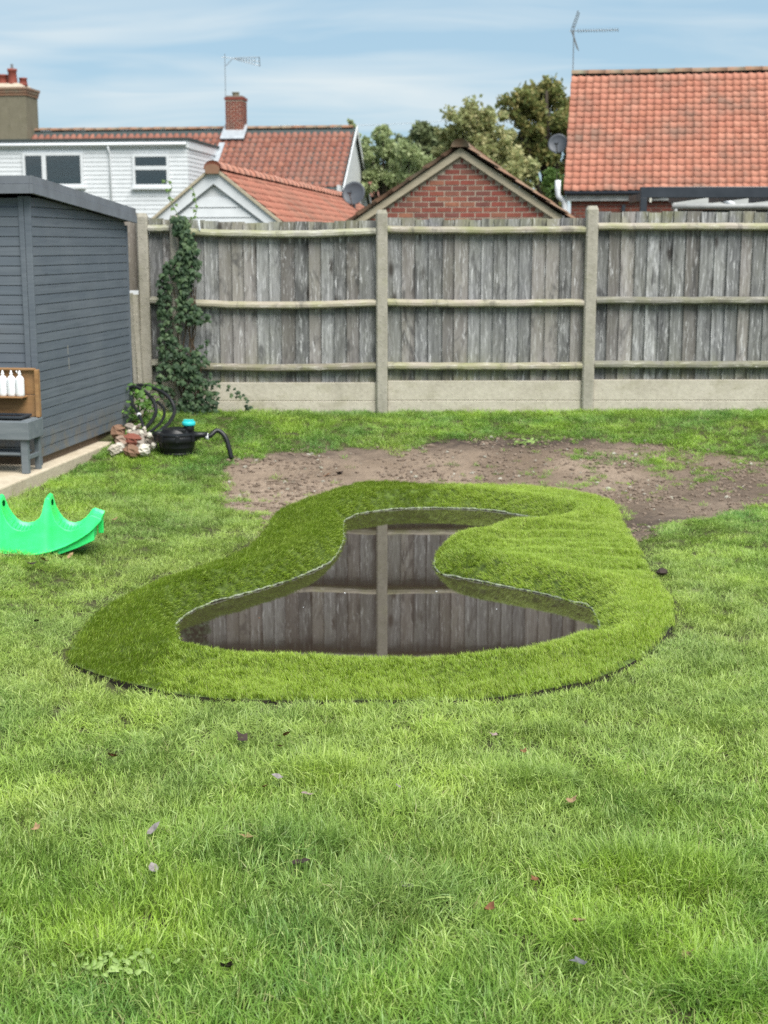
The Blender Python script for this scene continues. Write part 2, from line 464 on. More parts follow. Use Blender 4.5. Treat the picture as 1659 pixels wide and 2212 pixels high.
def m_leaf(name, cols, rough=0.5, trans=0.35, wsc=1.0, spec=0.35, pale=None):
    g = G(name)
    r = g.rand()
    c = g.ramp(r, [(i / (len(cols) - 1), q) for i, q in enumerate(cols)])
    n = g.noise(g.pos(), wsc, 3)
    c = g.mix(g.rng(n, 0.35, 0.65, 0.0, 0.45), c, cols[-1] if pale is None else pale)
    g.set(c, rough, spec)
    t = g.n('BsdfTranslucent'); g.put(t.inputs[0], c)
    ms = g.n('MixShader'); ms.inputs[0].default_value = trans
    g.nt.links.new(g.b.outputs[0], ms.inputs[1]); g.nt.links.new(t.outputs[0], ms.inputs[2])
    g.nt.links.new(ms.outputs[0], g.out.inputs[0])
    M[name] = g.m
m_leaf('leaf_ivy', [(0.018, 0.040, 0.020), (0.03, 0.062, 0.026), (0.05, 0.09, 0.04), (0.09, 0.14, 0.06)], 0.6, 0.15, 2.5, 0.3, (0.03, 0.06, 0.028))
m_leaf('leaf_ivy_pale', [(0.12, 0.22, 0.05), (0.18, 0.28, 0.07), (0.10, 0.17, 0.05)], 0.45, 0.3, 2.0)
m_leaf('leaf_bush', [(0.03, 0.07, 0.02), (0.07, 0.16, 0.035), (0.14, 0.28, 0.04)], 0.5, 0.3, 3.0)
m_leaf('leaf_weed', [(0.24, 0.36, 0.09), (0.32, 0.44, 0.14), (0.20, 0.31, 0.08)], 0.45, 0.3, 3.0)
m_leaf('leaf_tree_dark', [(0.14, 0.18, 0.06), (0.20, 0.23, 0.075), (0.29, 0.28, 0.10), (0.38, 0.30, 0.12)], 0.55, 0.4, 0.35, 0.3, (0.10, 0.13, 0.035))
m_leaf('leaf_tree_olive', [(0.31, 0.34, 0.16), (0.40, 0.43, 0.2), (0.48, 0.47, 0.24), (0.5, 0.44, 0.22)], 0.55, 0.45, 0.35, 0.3, (0.22, 0.25, 0.09))
m_leaf('leaf_tree_pale', [(0.28, 0.36, 0.16), (0.36, 0.43, 0.2), (0.42, 0.46, 0.25)], 0.55, 0.45, 0.4)
m_leaf('leaf_tree_forest', [(0.09, 0.125, 0.055), (0.13, 0.165, 0.07), (0.17, 0.20, 0.09)], 0.55, 0.3, 0.4)

def m_grass(name, fresh, deep, dry, pale, wsc=0.9, dry_amt=0.5, rough=0.42, trans=0.3, spec=0.5, worn=None):
    g = G(name)
    P = g.pos(); r = g.island()
    n1 = g.noise(P, wsc, 4, 0.55); n2 = g.noise(P, wsc * 3.7, 3); n3 = g.noise(g.map(P, (1, 1, 1), (31, 7, 3)), wsc * 0.7, 3)
    c = g.mix(g.rng(n1, 0.36, 0.64), deep, fresh)
    c = g.mix(g.rng(n3, 0.48, 0.70, 0, dry_amt), c, dry)
    if worn:      # the trodden lawn round the pond has gone paler
        cx, cy, rad, amt = worn
        sp = g.sep(P); dd = g.math('SQRT', g.math('ADD', g.math('POWER', g.math('SUBTRACT', sp[0], cx), 2.0), g.math('POWER', g.math('MULTIPLY', g.math('SUBTRACT', sp[1], cy), 0.75), 2.0)))
        c = g.mix(g.math('MULTIPLY', g.rng(dd, rad * 0.5, rad, amt, 0.0), g.rng(n2, 0.3, 0.65, 0.45, 1.0)), c, dry)
    c = g.mix(g.rng(r, 0.62, 1.0, 0, 0.8), c, pale)
    c = g.mix(g.rng(g.math('FRACT', g.math('MULTIPLY', r, 5.0)), 0.0, 0.45, 0.6, 0.0), c, tuple(q * 0.55 for q in deep))
    c = g.mix(g.math('MULTIPLY', g.math('GREATER_THAN', g.math('FRACT', g.math('MULTIPLY', r, 13.0)), 0.90), 0.7), c, (0.30, 0.27, 0.12))
    c = g.mix(g.rng(n2, 0.4, 0.7, 0, 0.35), c, deep)
    g.set(c, rough, spec)
    t = g.n('BsdfTranslucent'); g.put(t.inputs[0], c)
    ms = g.n('MixShader'); ms.inputs[0].default_value = trans
    g.nt.links.new(g.b.outputs[0], ms.inputs[1]); g.nt.links.new(t.outputs[0], ms.inputs[2])
    g.nt.links.new(ms.outputs[0], g.out.inputs[0])
    M[name] = g.m
m_grass('grass_blade', (0.285, 0.455, 0.038), (0.100, 0.240, 0.038), (0.37, 0.42, 0.115), (0.50, 0.60, 0.20), 1.5, 0.4, 0.42, 0.24, 0.4, (0.0, 7.0, 3.2, 0.65))
m_grass('turf_fibre', (0.285, 0.415, 0.034), (0.215, 0.335, 0.023), (0.35, 0.44, 0.085), (0.40, 0.50, 0.11), 2.2, 0.35, 0.45, 0.2, 0.4)

def m_ground():
    g = G('ground_soil')
    P = g.pos()
    at_ = g.n('Attribute'); at_.attribute_name = 'soil'
    n0 = g.noise(P, 9, 5, 0.65); n1 = g.noise(P, 1.3, 4); n2 = g.noise(P, 45, 4); n3 = g.noise(P, 160, 3)
    soil = g.mix(g.rng(n1, 0.35, 0.65), (0.17, 0.125, 0.09), (0.32, 0.245, 0.185))
    soil = g.mix(g.rng(n0, 0.46, 0.72, 0, 0.75), soil, (0.17, 0.13, 0.10))
    soil = g.mix(g.rng(n2, 0.55, 0.75, 0, 0.6), soil, (0.11, 0.083, 0.066))
    soil = g.mix(g.rng(n3, 0.60, 0.72, 0, 0.6), soil, (0.38, 0.31, 0.24))
    dk = g.n('Attribute'); dk.attribute_name = 'damp'
    soil = g.mix(g.math('MULTIPLY', dk.outputs['Fac'], g.rng(n0, 0.3, 0.6, 0.55, 1.0)), soil, (0.055, 0.042, 0.036))
    under = g.mix(g.rng(n2, 0.35, 0.65), (0.045, 0.05, 0.02), (0.10, 0.10, 0.045))
    f = g.rng(g.math('ADD', at_.outputs['Fac'], g.math('MULTIPLY', g.math('SUBTRACT', n0, 0.5), 0.8)), 0.4, 0.6)
    c = g.mix(f, under, soil)
    g.bump(g.math('ADD', g.math('MULTIPLY', n0, 1.4), g.math('ADD', n2, g.math('MULTIPLY', n3, 0.5))), 0.9, 0.02)
    M['ground_soil'] = g.set(c, 0.95, 0.15)
m_ground()
simple('crumb', (0.22, 0.165, 0.125), 0.95, var=0.3, scale=30)

def m_water():
    g = G('pond_water')
    n = g.noise(g.map(g.pos(), (1, 1, 1)), 5.0, 2, 0.4)
    g.bump(n, 0.012, 0.02)
    M['pond_water'] = g.set((0.030, 0.021, 0.016), 0.015, 0.5, None, 2.35)
m_water()
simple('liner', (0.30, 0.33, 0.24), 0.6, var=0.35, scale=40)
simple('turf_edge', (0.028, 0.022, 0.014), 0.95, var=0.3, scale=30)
simple('turf_backing', (0.075, 0.115, 0.018), 0.95, var=0.3, scale=30)

# ------------------------------------------------------------------ the lie of the land
ZW = -0.366                      # water level
def sstep(a, b, t):
    t = np.clip((t - a) / (b - a), 0, 1); return t * t * (3 - 2 * t)

def resample(P, step):
    P = np.array(P); Q = np.vstack([P, P[:1]])
    d = np.sqrt(((Q[1:] - Q[:-1]) ** 2).sum(1)); c = np.concatenate([[0], np.cumsum(d)])
    n = int(c[-1] / step); t = np.linspace(0, c[-1], n, endpoint=False)
    return np.stack([np.interp(t, c, Q[:, 0]), np.interp(t, c, Q[:, 1])], 1)

def plan(pts, z, sh=(0, 0)):
    return [(onz(x, y, z).x + sh[0], onz(x, y, z).y + sh[1], 0) for x, y in pts]
RIM = -0.285
w_pts = (plan([(752, 1124), (790, 1109), (860, 1101), (940, 1099), (1000, 1100), (1060, 1104), (1110, 1112)], ZW)
         + [(1.06, 9.66, 0), (1.22, 9.45, 0), (1.10, 9.24, 0)]
         + plan([(1090, 1141), (1040, 1150), (995, 1158)], RIM, (-0.02, 0.12))
         + [(0.33, 8.52, 0)]
         + plan([(933, 1222), (947, 1240), (985, 1249), (1060, 1263), (1150, 1281), (1230, 1301), (1276, 1320)], ZW)
         + [(1.02, 6.42, 0)]
         + plan([(1250, 1366), (1180, 1396), (1080, 1419), (960, 1431), (830, 1432), (700, 1431), (560, 1424), (470, 1412), (412, 1393)], RIM, (0, 0.07))
         + plan([(388, 1362), (393, 1345), (418, 1323), (470, 1301), (560, 1277), (650, 1248), (712, 1219), (735, 1197), (747, 1168), (748, 1142)], ZW))
t_pts = plan([(150, 1425), (215, 1455), (300, 1478), (390, 1498), (500, 1508), (620, 1511), (750, 1511), (900, 1510), (1000, 1510), (1080, 1503),
              (1200, 1483), (1300, 1458), (1380, 1420), (1432, 1375), (1458, 1335), (1452, 1300), (1432, 1272), (1412, 1245), (1385, 1195), (1360, 1150),
              (1338, 1112), (1330, 1088), (1285, 1070), (1200, 1057), (1100, 1051), (1000, 1050), (900, 1048), (830, 1045), (780, 1046), (740, 1053),
              (690, 1068), (640, 1086), (598, 1106), (575, 1140), (550, 1170), (490, 1203), (400, 1235), (320, 1266), (235, 1308), (185, 1352), (160, 1390)], -0.285)
WP = resample([(p.x, p.y) for p in catmull(w_pts, 8, True)], 0.035)
TP = resample([(p.x, p.y) for p in catmull(t_pts, 6, True)], 0.035)

def sdist(P, poly):
    """signed distance, positive inside"""
    A = poly; B = np.roll(poly, -1, 0); out = np.empty(len(P))
    for i in range(0, len(P), 4000):
        p = P[i:i + 4000][:, None, :]
        ab = (B - A)[None]; t = np.clip(((p - A) * ab).sum(2) / (ab ** 2).sum(2), 0, 1)
        d = np.sqrt(((p - A - ab * t[..., None]) ** 2).sum(2)).min(1)
        x = p[..., 0]; y = p[..., 1]
        c = ((A[:, 1] > y) != (B[:, 1] > y)) & (x < (B[:, 0] - A[:, 0]) * (y - A[:, 1]) / (B[:, 1] - A[:, 1] + 1e-12) + A[:, 0])
        out[i:i + 4000] = np.where(c.sum(1) % 2 == 1, d, -d)
    return out

def vnoise(x, y, s, seed=0.0):
    return np.array([mnoise.noise(Vector((a * s + seed, b * s - seed, seed * 0.37))) for a, b in zip(x, y)])

def base_z(x, y):
    lo = -0.305 + 0.10 * sstep(1.3, 2.35, -np.asarray(x, float))      # the pond lies in a slight dip, the shed stands higher
    return lo + (-0.01 - lo) * sstep(10.2, 12.9, np.asarray(y, float))

def turf_z(P):
    x, y = P[:, 0], P[:, 1]
    dw = -sdist(P, WP); dt = sdist(P, TP)
    s = np.sin(np.clip(dw / 0.15, 0, 1) * math.pi / 2) ** 0.95
    top = base_z(x, y) + 0.016 + 0.004 * sstep(0.0, 0.12, dt) + 0.044 * np.exp(-((dw - 0.19) / 0.11) ** 2)
    top = top + 0.010 * vnoise(x, y, 2.2, 3.1) * sstep(0, 0.15, dt)
    right = sstep(0.45, 0.9, x) * sstep(7.2, 7.6, y) * (1 - sstep(9.2, 9.6, y))
    top = top + right * (0.022 * vnoise(x * 0.6, y * 2.2, 3.0, 8.0) + 0.006 * np.sin(y * 17 + 9 * vnoise(x, y, 1.6, 8.0))) * sstep(0.05, 0.2, dw)
    return (ZW - 0.03) + s * (top - (ZW - 0.03))

# soil left bare behind the pond
s_pts = [(478, 1035), (474, 1062), (492, 1100), (556, 1107), (572, 1140), (548, 1172), (620, 1160), (760, 1100), (1000, 1080), (1320, 1090), (1352, 1140),
         (1372, 1172), (1440, 1134), (1550, 1113), (1665, 1092), (1900, 1070), (1900, 1010), (1665, 1003), (1600, 984), (1500, 972), (1400, 957), (1250, 946),
         (1100, 945), (1000, 946), (905, 960), (800, 966), (700, 966), (600, 975), (515, 985), (485, 1008)]
def on_ground(px, py):
    z = -0.2
    for _ in range(30):
        p = onz(px, py, z); z = 0.5 * z + 0.5 * float(base_z(p.x, p.y))
    return Vector((p.x, p.y, float(base_z(p.x, p.y))))
SP = np.array([(on_ground(*q).x, on_ground(*q).y) for q in s_pts])

def axis(lo, hi, step, far):
    a = np.arange(lo, hi + 1e-6, step)
    ext = np.array([0.3, 0.8, 2, 4, 8, 16, 32, 64, 130, 260, far])
    return np.concatenate([lo - ext[::-1], a, hi + ext])
gx = axis(-4.6, 5.4, 0.06, 700); gy = axis(1.2, 13.2, 0.06, 900)
X, Y = np.meshgrid(gx, gy); GP = np.stack([X.ravel(), Y.ravel()], 1)
gz = base_z(GP[:, 0], GP[:, 1])
near = (GP[:, 0] > -5) & (GP[:, 0] < 5.8) & (GP[:, 1] > 1) & (GP[:, 1] < 13.3)
gz[near] += 0.012 * vnoise(GP[near, 0], GP[near, 1], 1.1, 1.7) + 0.006 * vnoise(GP[near, 0], GP[near, 1], 4.0, 5.0)
dt = np.full(len(GP), -9.0); dt[near] = sdist(GP[near], TP)
ins = dt > -0.01
tz = turf_z(GP[ins])
gz[ins] = np.minimum(gz[ins] - 0.02, tz - 0.05)
dwi = sdist(GP[ins], WP)
gz[ins] = np.where(dwi > 0, ZW - 0.1 - np.minimum(dwi, 0.4) * 1.2, gz[ins])
soil = np.full(len(GP), 0.0); ss_ = sdist(GP[near], SP)
soil[near] = np.clip(0.5 + ss_ / 0.16, 0, 1)
damp = np.zeros(len(GP))
pd = on_ground(1050, 950); pe = on_ground(1420, 1130); pf = on_ground(640, 978)
for q, rx, ry, a in ((pd, 1.5, 0.26, 1.2), (pe, 0.6, 0.6, 0.9), (on_ground(1600, 1060), 0.8, 0.7, 0.6), (pf, 0.7, 0.16, 0.7)):
    damp += a * np.exp(-((GP[:, 0] - q.x) / rx) ** 2 - ((GP[:, 1] - q.y) / ry) ** 2)
gz[near] += soil[near] * (0.008 * vnoise(GP[near, 0], GP[near, 1], 7.0, 2.0) - 0.012)
nx, ny = len(gx), len(gy)
idx = np.arange(nx * ny).reshape(ny, nx)
quads = np.stack([idx[:-1, :-1], idx[:-1, 1:], idx[1:, 1:], idx[1:, :-1]], -1).reshape(-1, 4)
me = bpy.data.meshes.new('ground')
me.from_pydata(np.stack([GP[:, 0], GP[:, 1], gz], 1).tolist(), [], quads.tolist())
for nm, arr in (('soil', soil), ('damp', np.clip(damp, 0, 1))):
    a = me.attributes.new(nm, 'FLOAT', 'POINT'); a.data.foreach_set('value', arr.astype(np.float32))
me.materials.append(M['ground_soil'])
me.polygons.foreach_set('use_smooth', [True] * len(me.polygons))
ground = link('ground', me, None, 'structure')
def ground_h(x, y):
    i = np.clip(np.searchsorted(gx, x) - 1, 0, nx - 2); j = np.clip(np.searchsorted(gy, y) - 1, 0, ny - 2)
    fx = (x - gx[i]) / (gx[i + 1] - gx[i]); fy = (y - gy[j]) / (gy[j + 1] - gy[j]); Z = gz.reshape(ny, nx)
    return (Z[j, i] * (1 - fx) + Z[j, i + 1] * fx) * (1 - fy) + (Z[j + 1, i] * (1 - fx) + Z[j + 1, i + 1] * fx) * fy
def gh(x, y): return float(ground_h(np.array([x]), np.array([y]))[0])

# pond water
def offset_poly(P, d):
    t = np.roll(P, -1, 0) - np.roll(P, 1, 0); t /= np.linalg.norm(t, axis=1)[:, None]
    n = np.stack([t[:, 1], -t[:, 0]], 1)
    if sdist(P[:1] + n[:1] * 0.01, P)[0] > 0: n = -n
    return P + n * d
WO = offset_poly(WP, 0.045)
res = delaunay_2d_cdt([Vector(p) for p in WO], [(i, (i + 1) % len(WO)) for i in range(len(WO))], [], 1, 1e-5)
wm = bpy.data.meshes.new('pond_water')
wm.from_pydata([(p.x, p.y, ZW) for p in res[0]], [], [tuple(f) for f in res[2]])
wm.materials.append(M['pond_water'])
link('pond_water', wm, None, 'structure')

# the artificial turf laid round the pond
def tri_region(outer, inner, step, seed):
    r2 = np.random.default_rng(seed)
    lo = outer.min(0); hi = outer.max(0)
    a, b = np.meshgrid(np.arange(lo[0], hi[0], step), np.arange(lo[1], hi[1], step))
    q = np.stack([a.ravel(), b.ravel()], 1) + r2.uniform(-0.3, 0.3, (a.size, 2)) * step
    q = q[(sdist(q, outer) > step * 0.5) & (sdist(q, inner) < -step * 0.5)]
    pts = np.vstack([outer, inner, q]); no, ni = len(outer), len(inner)
    ed = [(i, (i + 1) % no) for i in range(no)] + [(no + i, no + (i + 1) % ni) for i in range(ni)]
    rs = delaunay_2d_cdt([Vector(p) for p in pts], ed, [], 0, 1e-6)
    V = np.array([(p.x, p.y) for p in rs[0]]); T = np.array([f for f in rs[2]])
    c = V[T].mean(1)
    keep = (sdist(c, outer) > 0) & (sdist(c, inner) < 0)
    return V, T[keep]
TV, TT = tri_region(TP, WP, 0.04, 5)
TZ = turf_z(TV)
turf = thing('artificial_turf', 'strip of artificial grass laid as a collar round the small pond', 'turf', (0.1, 7.6, -0.29))
tm = bpy.data.meshes.new('turf_backing')
off = np.array([0.1, 7.6, -0.29])
TV3 = np.column_stack([TV, TZ]) - off
skirt_v = []; skirt_f = []
no = len(TP)                       # the cut edge of the mat
tp_z = turf_z(TP)
base_i = len(TV3)
allv = TV3.tolist()
for i in range(no):
    allv.append((TP[i, 0] - off[0], TP[i, 1] - off[1], tp_z[i] - off[2] - 0.0005)); allv.append((TP[i, 0] - off[0], TP[i, 1] - off[1], tp_z[i] - off[2] - 0.05))
allf = TT.tolist() + [(base_i + 2 * i, base_i + 2 * i + 1, base_i + 2 * ((i + 1) % no) + 1, base_i + 2 * ((i + 1) % no)) for i in range(no)]
tm.from_pydata(allv, [], allf); tm.materials.append(M['turf_backing']); tm.materials.append(M['turf_edge'])
tm.polygons.foreach_set('material_index', [0] * len(TT) + [1] * no)
tm.polygons.foreach_set('use_smooth', [True] * len(tm.polygons))
link('backing', tm, turf)
# thin pale tube added to draw the pale line along the waterline
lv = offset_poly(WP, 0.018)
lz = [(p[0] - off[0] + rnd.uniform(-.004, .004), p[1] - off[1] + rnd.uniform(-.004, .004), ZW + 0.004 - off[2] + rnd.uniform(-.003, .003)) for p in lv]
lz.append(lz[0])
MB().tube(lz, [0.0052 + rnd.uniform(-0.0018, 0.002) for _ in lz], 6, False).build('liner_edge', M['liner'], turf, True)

# ------------------------------------------------------------------ blades and instancing
def tuft_mesh(name, m, n, rad, lmin, lmax, wid, lean, nap=None, seed=0, seg=3):
    r = random.Random(seed); v = []; f = []
    for _ in range(n):
        a = r.uniform(0, 6.283); d = rad * math.sqrt(r.random())
        p = Vector((d * math.cos(a), d * math.sin(a), -0.004)); L = r.uniform(lmin, lmax); w = wid * r.uniform(0.5, 1.45)
        th = r.uniform(0, 6.283); h = Vector((math.cos(th), math.sin(th), 0)); ln = r.uniform(lean * 0.25, lean)
        if nap is not None:
            h = (h * 0.55 + Vector((nap[0], nap[1], 0)) * r.uniform(0.5, 1.3))
            h = h.normalized() if h.length > 1e-3 else Vector((1, 0, 0))
        side = Vector((-h.y, h.x, 0)); tw = r.uniform(-0.9, 0.9); side = (side * math.cos(tw) + Vector((0, 0, 1)) * math.sin(tw) * 0.5).normalized()
        b = len(v); ang = r.uniform(0.0, 0.35)
        for k in range(seg + 1):
            t = k / seg
            ww = w * (1 - 0.55 * t) * (0.75 if k == 0 else 1)
            if k == seg: v.append(tuple(p))
            else:
                v.append(tuple(p - side * ww / 2)); v.append(tuple(p + side * ww / 2))
            ang2 = ang + ln * (t + 0.5 / seg)
            p = p + (h * math.sin(ang2) + Vector((0, 0, 1)) * math.cos(ang2)) * (L / seg)
        for k in range(seg - 1): f.append((b + 2 * k, b + 2 * k + 1, b + 2 * k + 3, b + 2 * k + 2))
        f.append((b + 2 * seg - 2, b + 2 * seg - 1, b + 2 * seg))
    me = bpy.data.meshes.new(name); me.from_pydata(v, [], f); me.materials.append(m)
    me.polygons.foreach_set('use_smooth', [True] * len(f))
    return bpy.data.objects.new(name, me)

def scatter(name, pos, rot, scl, idx, sources, parent=None):
    """one object: points that carry rotation, size and kind; geometry nodes put a tuft on each"""
    coll = bpy.data.collections.new(name + '_sources')
    for i, s in enumerate(sources):
        s.name = '%s_%02d' % (name, i); coll.objects.link(s)
    me = bpy.data.meshes.new(name)
    me.vertices.add(len(pos)); me.vertices.foreach_set('co', np.asarray(pos, np.float32).ravel())
    a = me.attributes.new('rot', 'FLOAT_VECTOR', 'POINT'); a.data.foreach_set('vector', np.asarray(rot, np.float32).ravel())
    a = me.attributes.new('scl', 'FLOAT_VECTOR', 'POINT'); a.data.foreach_set('vector', np.asarray(scl, np.float32).ravel())
    a = me.attributes.new('kind_index', 'INT', 'POINT'); a.data.foreach_set('value', np.asarray(idx, np.int32))
    o = link(name, me, parent, 'stuff')
    ng = bpy.data.node_groups.new(name, 'GeometryNodeTree')
    ng.interface.new_socket('Geometry', in_out='INPUT', socket_type='NodeSocketGeometry')
    ng.interface.new_socket('Geometry', in_out='OUTPUT', socket_type='NodeSocketGeometry')
    N = ng.nodes; L = ng.links
    gi = N.new('NodeGroupInput'); go = N.new('NodeGroupOutput')
    ci = N.new('GeometryNodeCollectionInfo'); ci.inputs[0].default_value = coll
    ci.inputs['Separate Children'].default_value = True; ci.inputs['Reset Children'].default_value = True
    def attr(nm, t):
        x = N.new('GeometryNodeInputNamedAttribute'); x.data_type = t; x.inputs[0].default_value = nm; return x.outputs[0]
    er = N.new('FunctionNodeEulerToRotation'); L.new(attr('rot', 'FLOAT_VECTOR'), er.inputs[0])
    ip = N.new('GeometryNodeInstanceOnPoints')
    L.new(gi.outputs[0], ip.inputs['Points']); L.new(ci.outputs[0], ip.inputs['Instance'])
    ip.inputs['Pick Instance'].default_value = True
    L.new(attr('kind_index', 'INT'), ip.inputs['Instance Index'])
    L.new(er.outputs[0], ip.inputs['Rotation']); L.new(attr('scl', 'FLOAT_VECTOR'), ip.inputs['Scale'])
    L.new(ip.outputs[0], go.inputs[0])
    md = o.modifiers.new('blades', 'NODES'); md.node_group = ng
    return o

# patio / shed footprint, where no grass grows
SA = R(-8.3)
SHED0 = Vector((-2.58, 10.36, -0.10))
SU = Vector((math.cos(SA), math.sin(SA))); SV = Vector((-math.sin(SA), math.cos(SA)))
def shed_local(x, y):
    dx = x - SHED0.x; dy = y - SHED0.y
    return dx * SU.x + dy * SU.y, dx * SV.x + dy * SV.y

# ---- lawn
N_L = 46000
lx = rng.uniform(-4.4, 5.2, N_L * 4); ly = rng.uniform(1.9, 12.97, N_L * 4)
inview = np.abs(lx) < 0.30 * ly + 0.9
lx, ly = lx[inview], ly[inview]
P2 = np.stack([lx, ly], 1)
u_, v_ = shed_local(lx, ly)
ok = ~((u_ < 0.115) & (v_ > -1.06)) 
dT = sdist(P2, TP); ok &= dT < -0.016 - 0.030 * np.clip(0.4 + 1.2 * vnoise(lx, ly, 4.0, 61.0), 0, 1)
dS = sdist(P2, SP); ns = vnoise(lx, ly, 3.0, 9.0); ns2 = vnoise(lx, ly, 9.0, 4.0)
sp_ = dS + 0.10 * ns + 0.05 * ns2
# sparse regrowth over the right of the bare soil
g1 = on_ground(1400, 985); g2 = on_ground(1560, 1020); g3 = on_ground(1180, 975)
regrow = (0.75 * np.exp(-((lx - g1.x) / 0.75) ** 2 - ((ly - g1.y) / 0.30) ** 2) + 0.55 * np.exp(-((lx - g2.x) / 1.0) ** 2 - ((ly - g2.y) / 0.5) ** 2)
          + 0.3 * np.exp(-((lx - g3.x) / 0.5) ** 2 - ((ly - g3.y) / 0.2) ** 2)) * np.clip(0.5 + 1.6 * vnoise(lx, ly, 3.6, 12.0), 0, 1.2)
rr = rng.random(len(lx))
sp_ = dS + 0.16 * ns + 0.08 * ns2
dens = np.where(sp_ < 0.0, 1.0, np.maximum(0.8 * np.clip(1 - sp_ / 0.12, 0, 1) ** 2, 0.62 * regrow + 0.012 + 0.05 * np.clip(ns2 * 3 - 0.6, 0, 1)))
# worn, thinner lawn
wear = np.clip(0.5 + 1.3 * vnoise(lx, ly, 0.8, 21.0), 0, 1)
dens = dens * (0.72 + 0.28 * (1 - wear)) * np.clip(0.86 + 0.9 * vnoise(lx, ly, 6.5, 51.0), 0.3, 1.1)
for (px, py, r_, k) in ((530, 1160, 0.28, 0.75), (1580, 1730, 0.12, 0.6), (300, 1205, 0.4, 0.3), (1500, 1180, 0.5, 0.3), (1590, 1640, 0.08, 0.6)):
    q = on_ground(px, py); dens *= 1 - k * np.exp(-((lx - q.x) ** 2 + (ly - q.y) ** 2) / r_ ** 2)
falloff = np.clip(1.25 - 0.055 * ly, 0.6, 1)
ok &= rr < dens * falloff * 0.84
lx, ly, sp_ = lx[ok], ly[ok], sp_[ok]
lz_ = ground_h(lx, ly)
hgt = 0.80 + 0.45 * vnoise(lx, ly, 0.9, 2.0) + 0.34 * vnoise(lx, ly, 3.1, 6.0) + rng.normal(0, 0.10, len(lx))
long_ = np.zeros(len(lx))
for (px, py, rx, ry, k) in ((1160, 1590, 0.14, 0.05, 0.8), (1420, 1905, 0.22, 0.12, 0.75), (880, 1960, 0.2, 0.12, 0.5), (640, 1840, 0.16, 0.12, 0.5), (1560, 2140, 0.2, 0.1, 0.7),
                        (1150, 1700, 0.22, 0.1, 0.35), (170, 2090, 0.15, 0.08, 0.4), (1300, 2050, 0.3, 0.1, 0.35), (700, 1690, 0.3, 0.12, 0.3)):
    q = on_ground(px, py); long_ += k * np.exp(-((lx - q.x) / rx) ** 2 - ((ly - q.y) / ry) ** 2)
hgt = np.clip(hgt, 0.42, 1.35) * (1 + long_)
hgt = hgt * (1 - 0.25 * sstep(0.0, 0.2, sp_)) * (1 + 0.5 * sstep(12.55, 12.9, ly) * np.clip(0.6 + vnoise(lx, ly, 2.5, 3.3), 0, 1.4))
dTk = sdist(np.stack([lx, ly], 1), TP)
hgt *= np.where(dTk > -0.09, 0.6, 1.0)
hgt = hgt * (1 - 0.38 * sstep(4.3, 6.0, ly))
wid0 = 1 - 0.25 * sstep(4.3, 6.5, ly)
n = len(lx)
yaw = rng.uniform(0, 6.283, n)
flow = 2.6 * math.pi * vnoise(lx, ly, 2.6, 41.0) + 1.2 * vnoise(lx, ly, 5.0, 43.0) + 0.8     # which way the grass lies, patch by patch
amt = np.clip(0.22 + 0.40 * vnoise(lx, ly, 3.1, 47.0) + rng.normal(0, 0.2, n), -0.2, 0.8)
rot = np.empty((n, 3))
for i_ in range(n):
    rot[i_] = (Matrix.Rotation(amt[i_], 3, (-math.sin(flow[i_]), math.cos(flow[i_]), 0)) @ Matrix.Rotation(yaw[i_], 3, 'Z')).to_euler()
wid_ = (0.9 + 0.25 * rng.random(n)) * wid0
scl = np.stack([wid_, wid_, hgt], 1)
kinds = np.where(long_ > 0.25, rng.integers(6, 8, n), rng.integers(0, 6, n))
srcs = [tuft_mesh('tuft', M['grass_blade'], 42, 0.055, 0.026, 0.086, 0.0031, 1.3 + 0.22 * k, None, 100 + k, 4) for k in range(6)]
srcs += [tuft_mesh('tuft', M['grass_blade'], 40, 0.05, 0.06, 0.135, 0.0030, 2.2, None, 200 + k, 4) for k in range(2)]
scatter('lawn_grass', np.stack([lx, ly, lz_], 1), rot, scl, kinds, srcs)
print('lawn tufts', n)

# ---- turf fibres
q = rng.uniform(TP.min(0), TP.max(0), (52000, 2))
dT = sdist(q, TP); dW = -sdist(q, WP)
k = (dT > 0.006) & (dW > 0.018)
q = q[k]; qz = turf_z(q); e = 0.01
gx_ = (turf_z(q + [e, 0]) - turf_z(q - [e, 0])) / (2 * e); gy_ = (turf_z(q + [0, e]) - turf_z(q - [0, e])) / (2 * e)
n = len(q)
def seam_d(P, px):
    L = np.array([(on_ground(*a).x, on_ground(*a).y) for a in px]); A = L[:-1]; B = L[1:]
    t = np.clip(((P[:, None] - A) * (B - A)).sum(2) / ((B - A) ** 2).sum(1), 0, 1)
    return np.sqrt(((P[:, None] - A - (B - A) * t[..., None]) ** 2).sum(2)).min(1)
sm_ = np.minimum(seam_d(q, [(1292, 1338), (1305, 1318), (1335, 1300), (1380, 1290)]), seam_d(q, [(1190, 1436), (1260, 1446), (1330, 1448), (1372, 1425)]))
sm_ = np.minimum(sm_, seam_d(q, [(1140, 1128), (1180, 1136), (1250, 1132)]))
k = (qz > ZW + 0.002) & ((sm_ > 0.012) | (rng.random(n) < 0.25))
q, qz, gx_, gy_ = q[k], qz[k], gx_[k], gy_[k]; n = len(q)
rs_ = np.maximum(sstep(0.2, 0.75, q[:, 0] + 0.25 * vnoise(q[:, 0], q[:, 1], 2.5, 17.0)), 0.7 * sstep(-1.15, -0.55, q[:, 0]) * (1 - sstep(6.0, 6.6, q[:, 1])))
right = rng.random(n) < rs_
kinds = np.where(right, rng.integers(4, 8, n), rng.integers(0, 4, n))
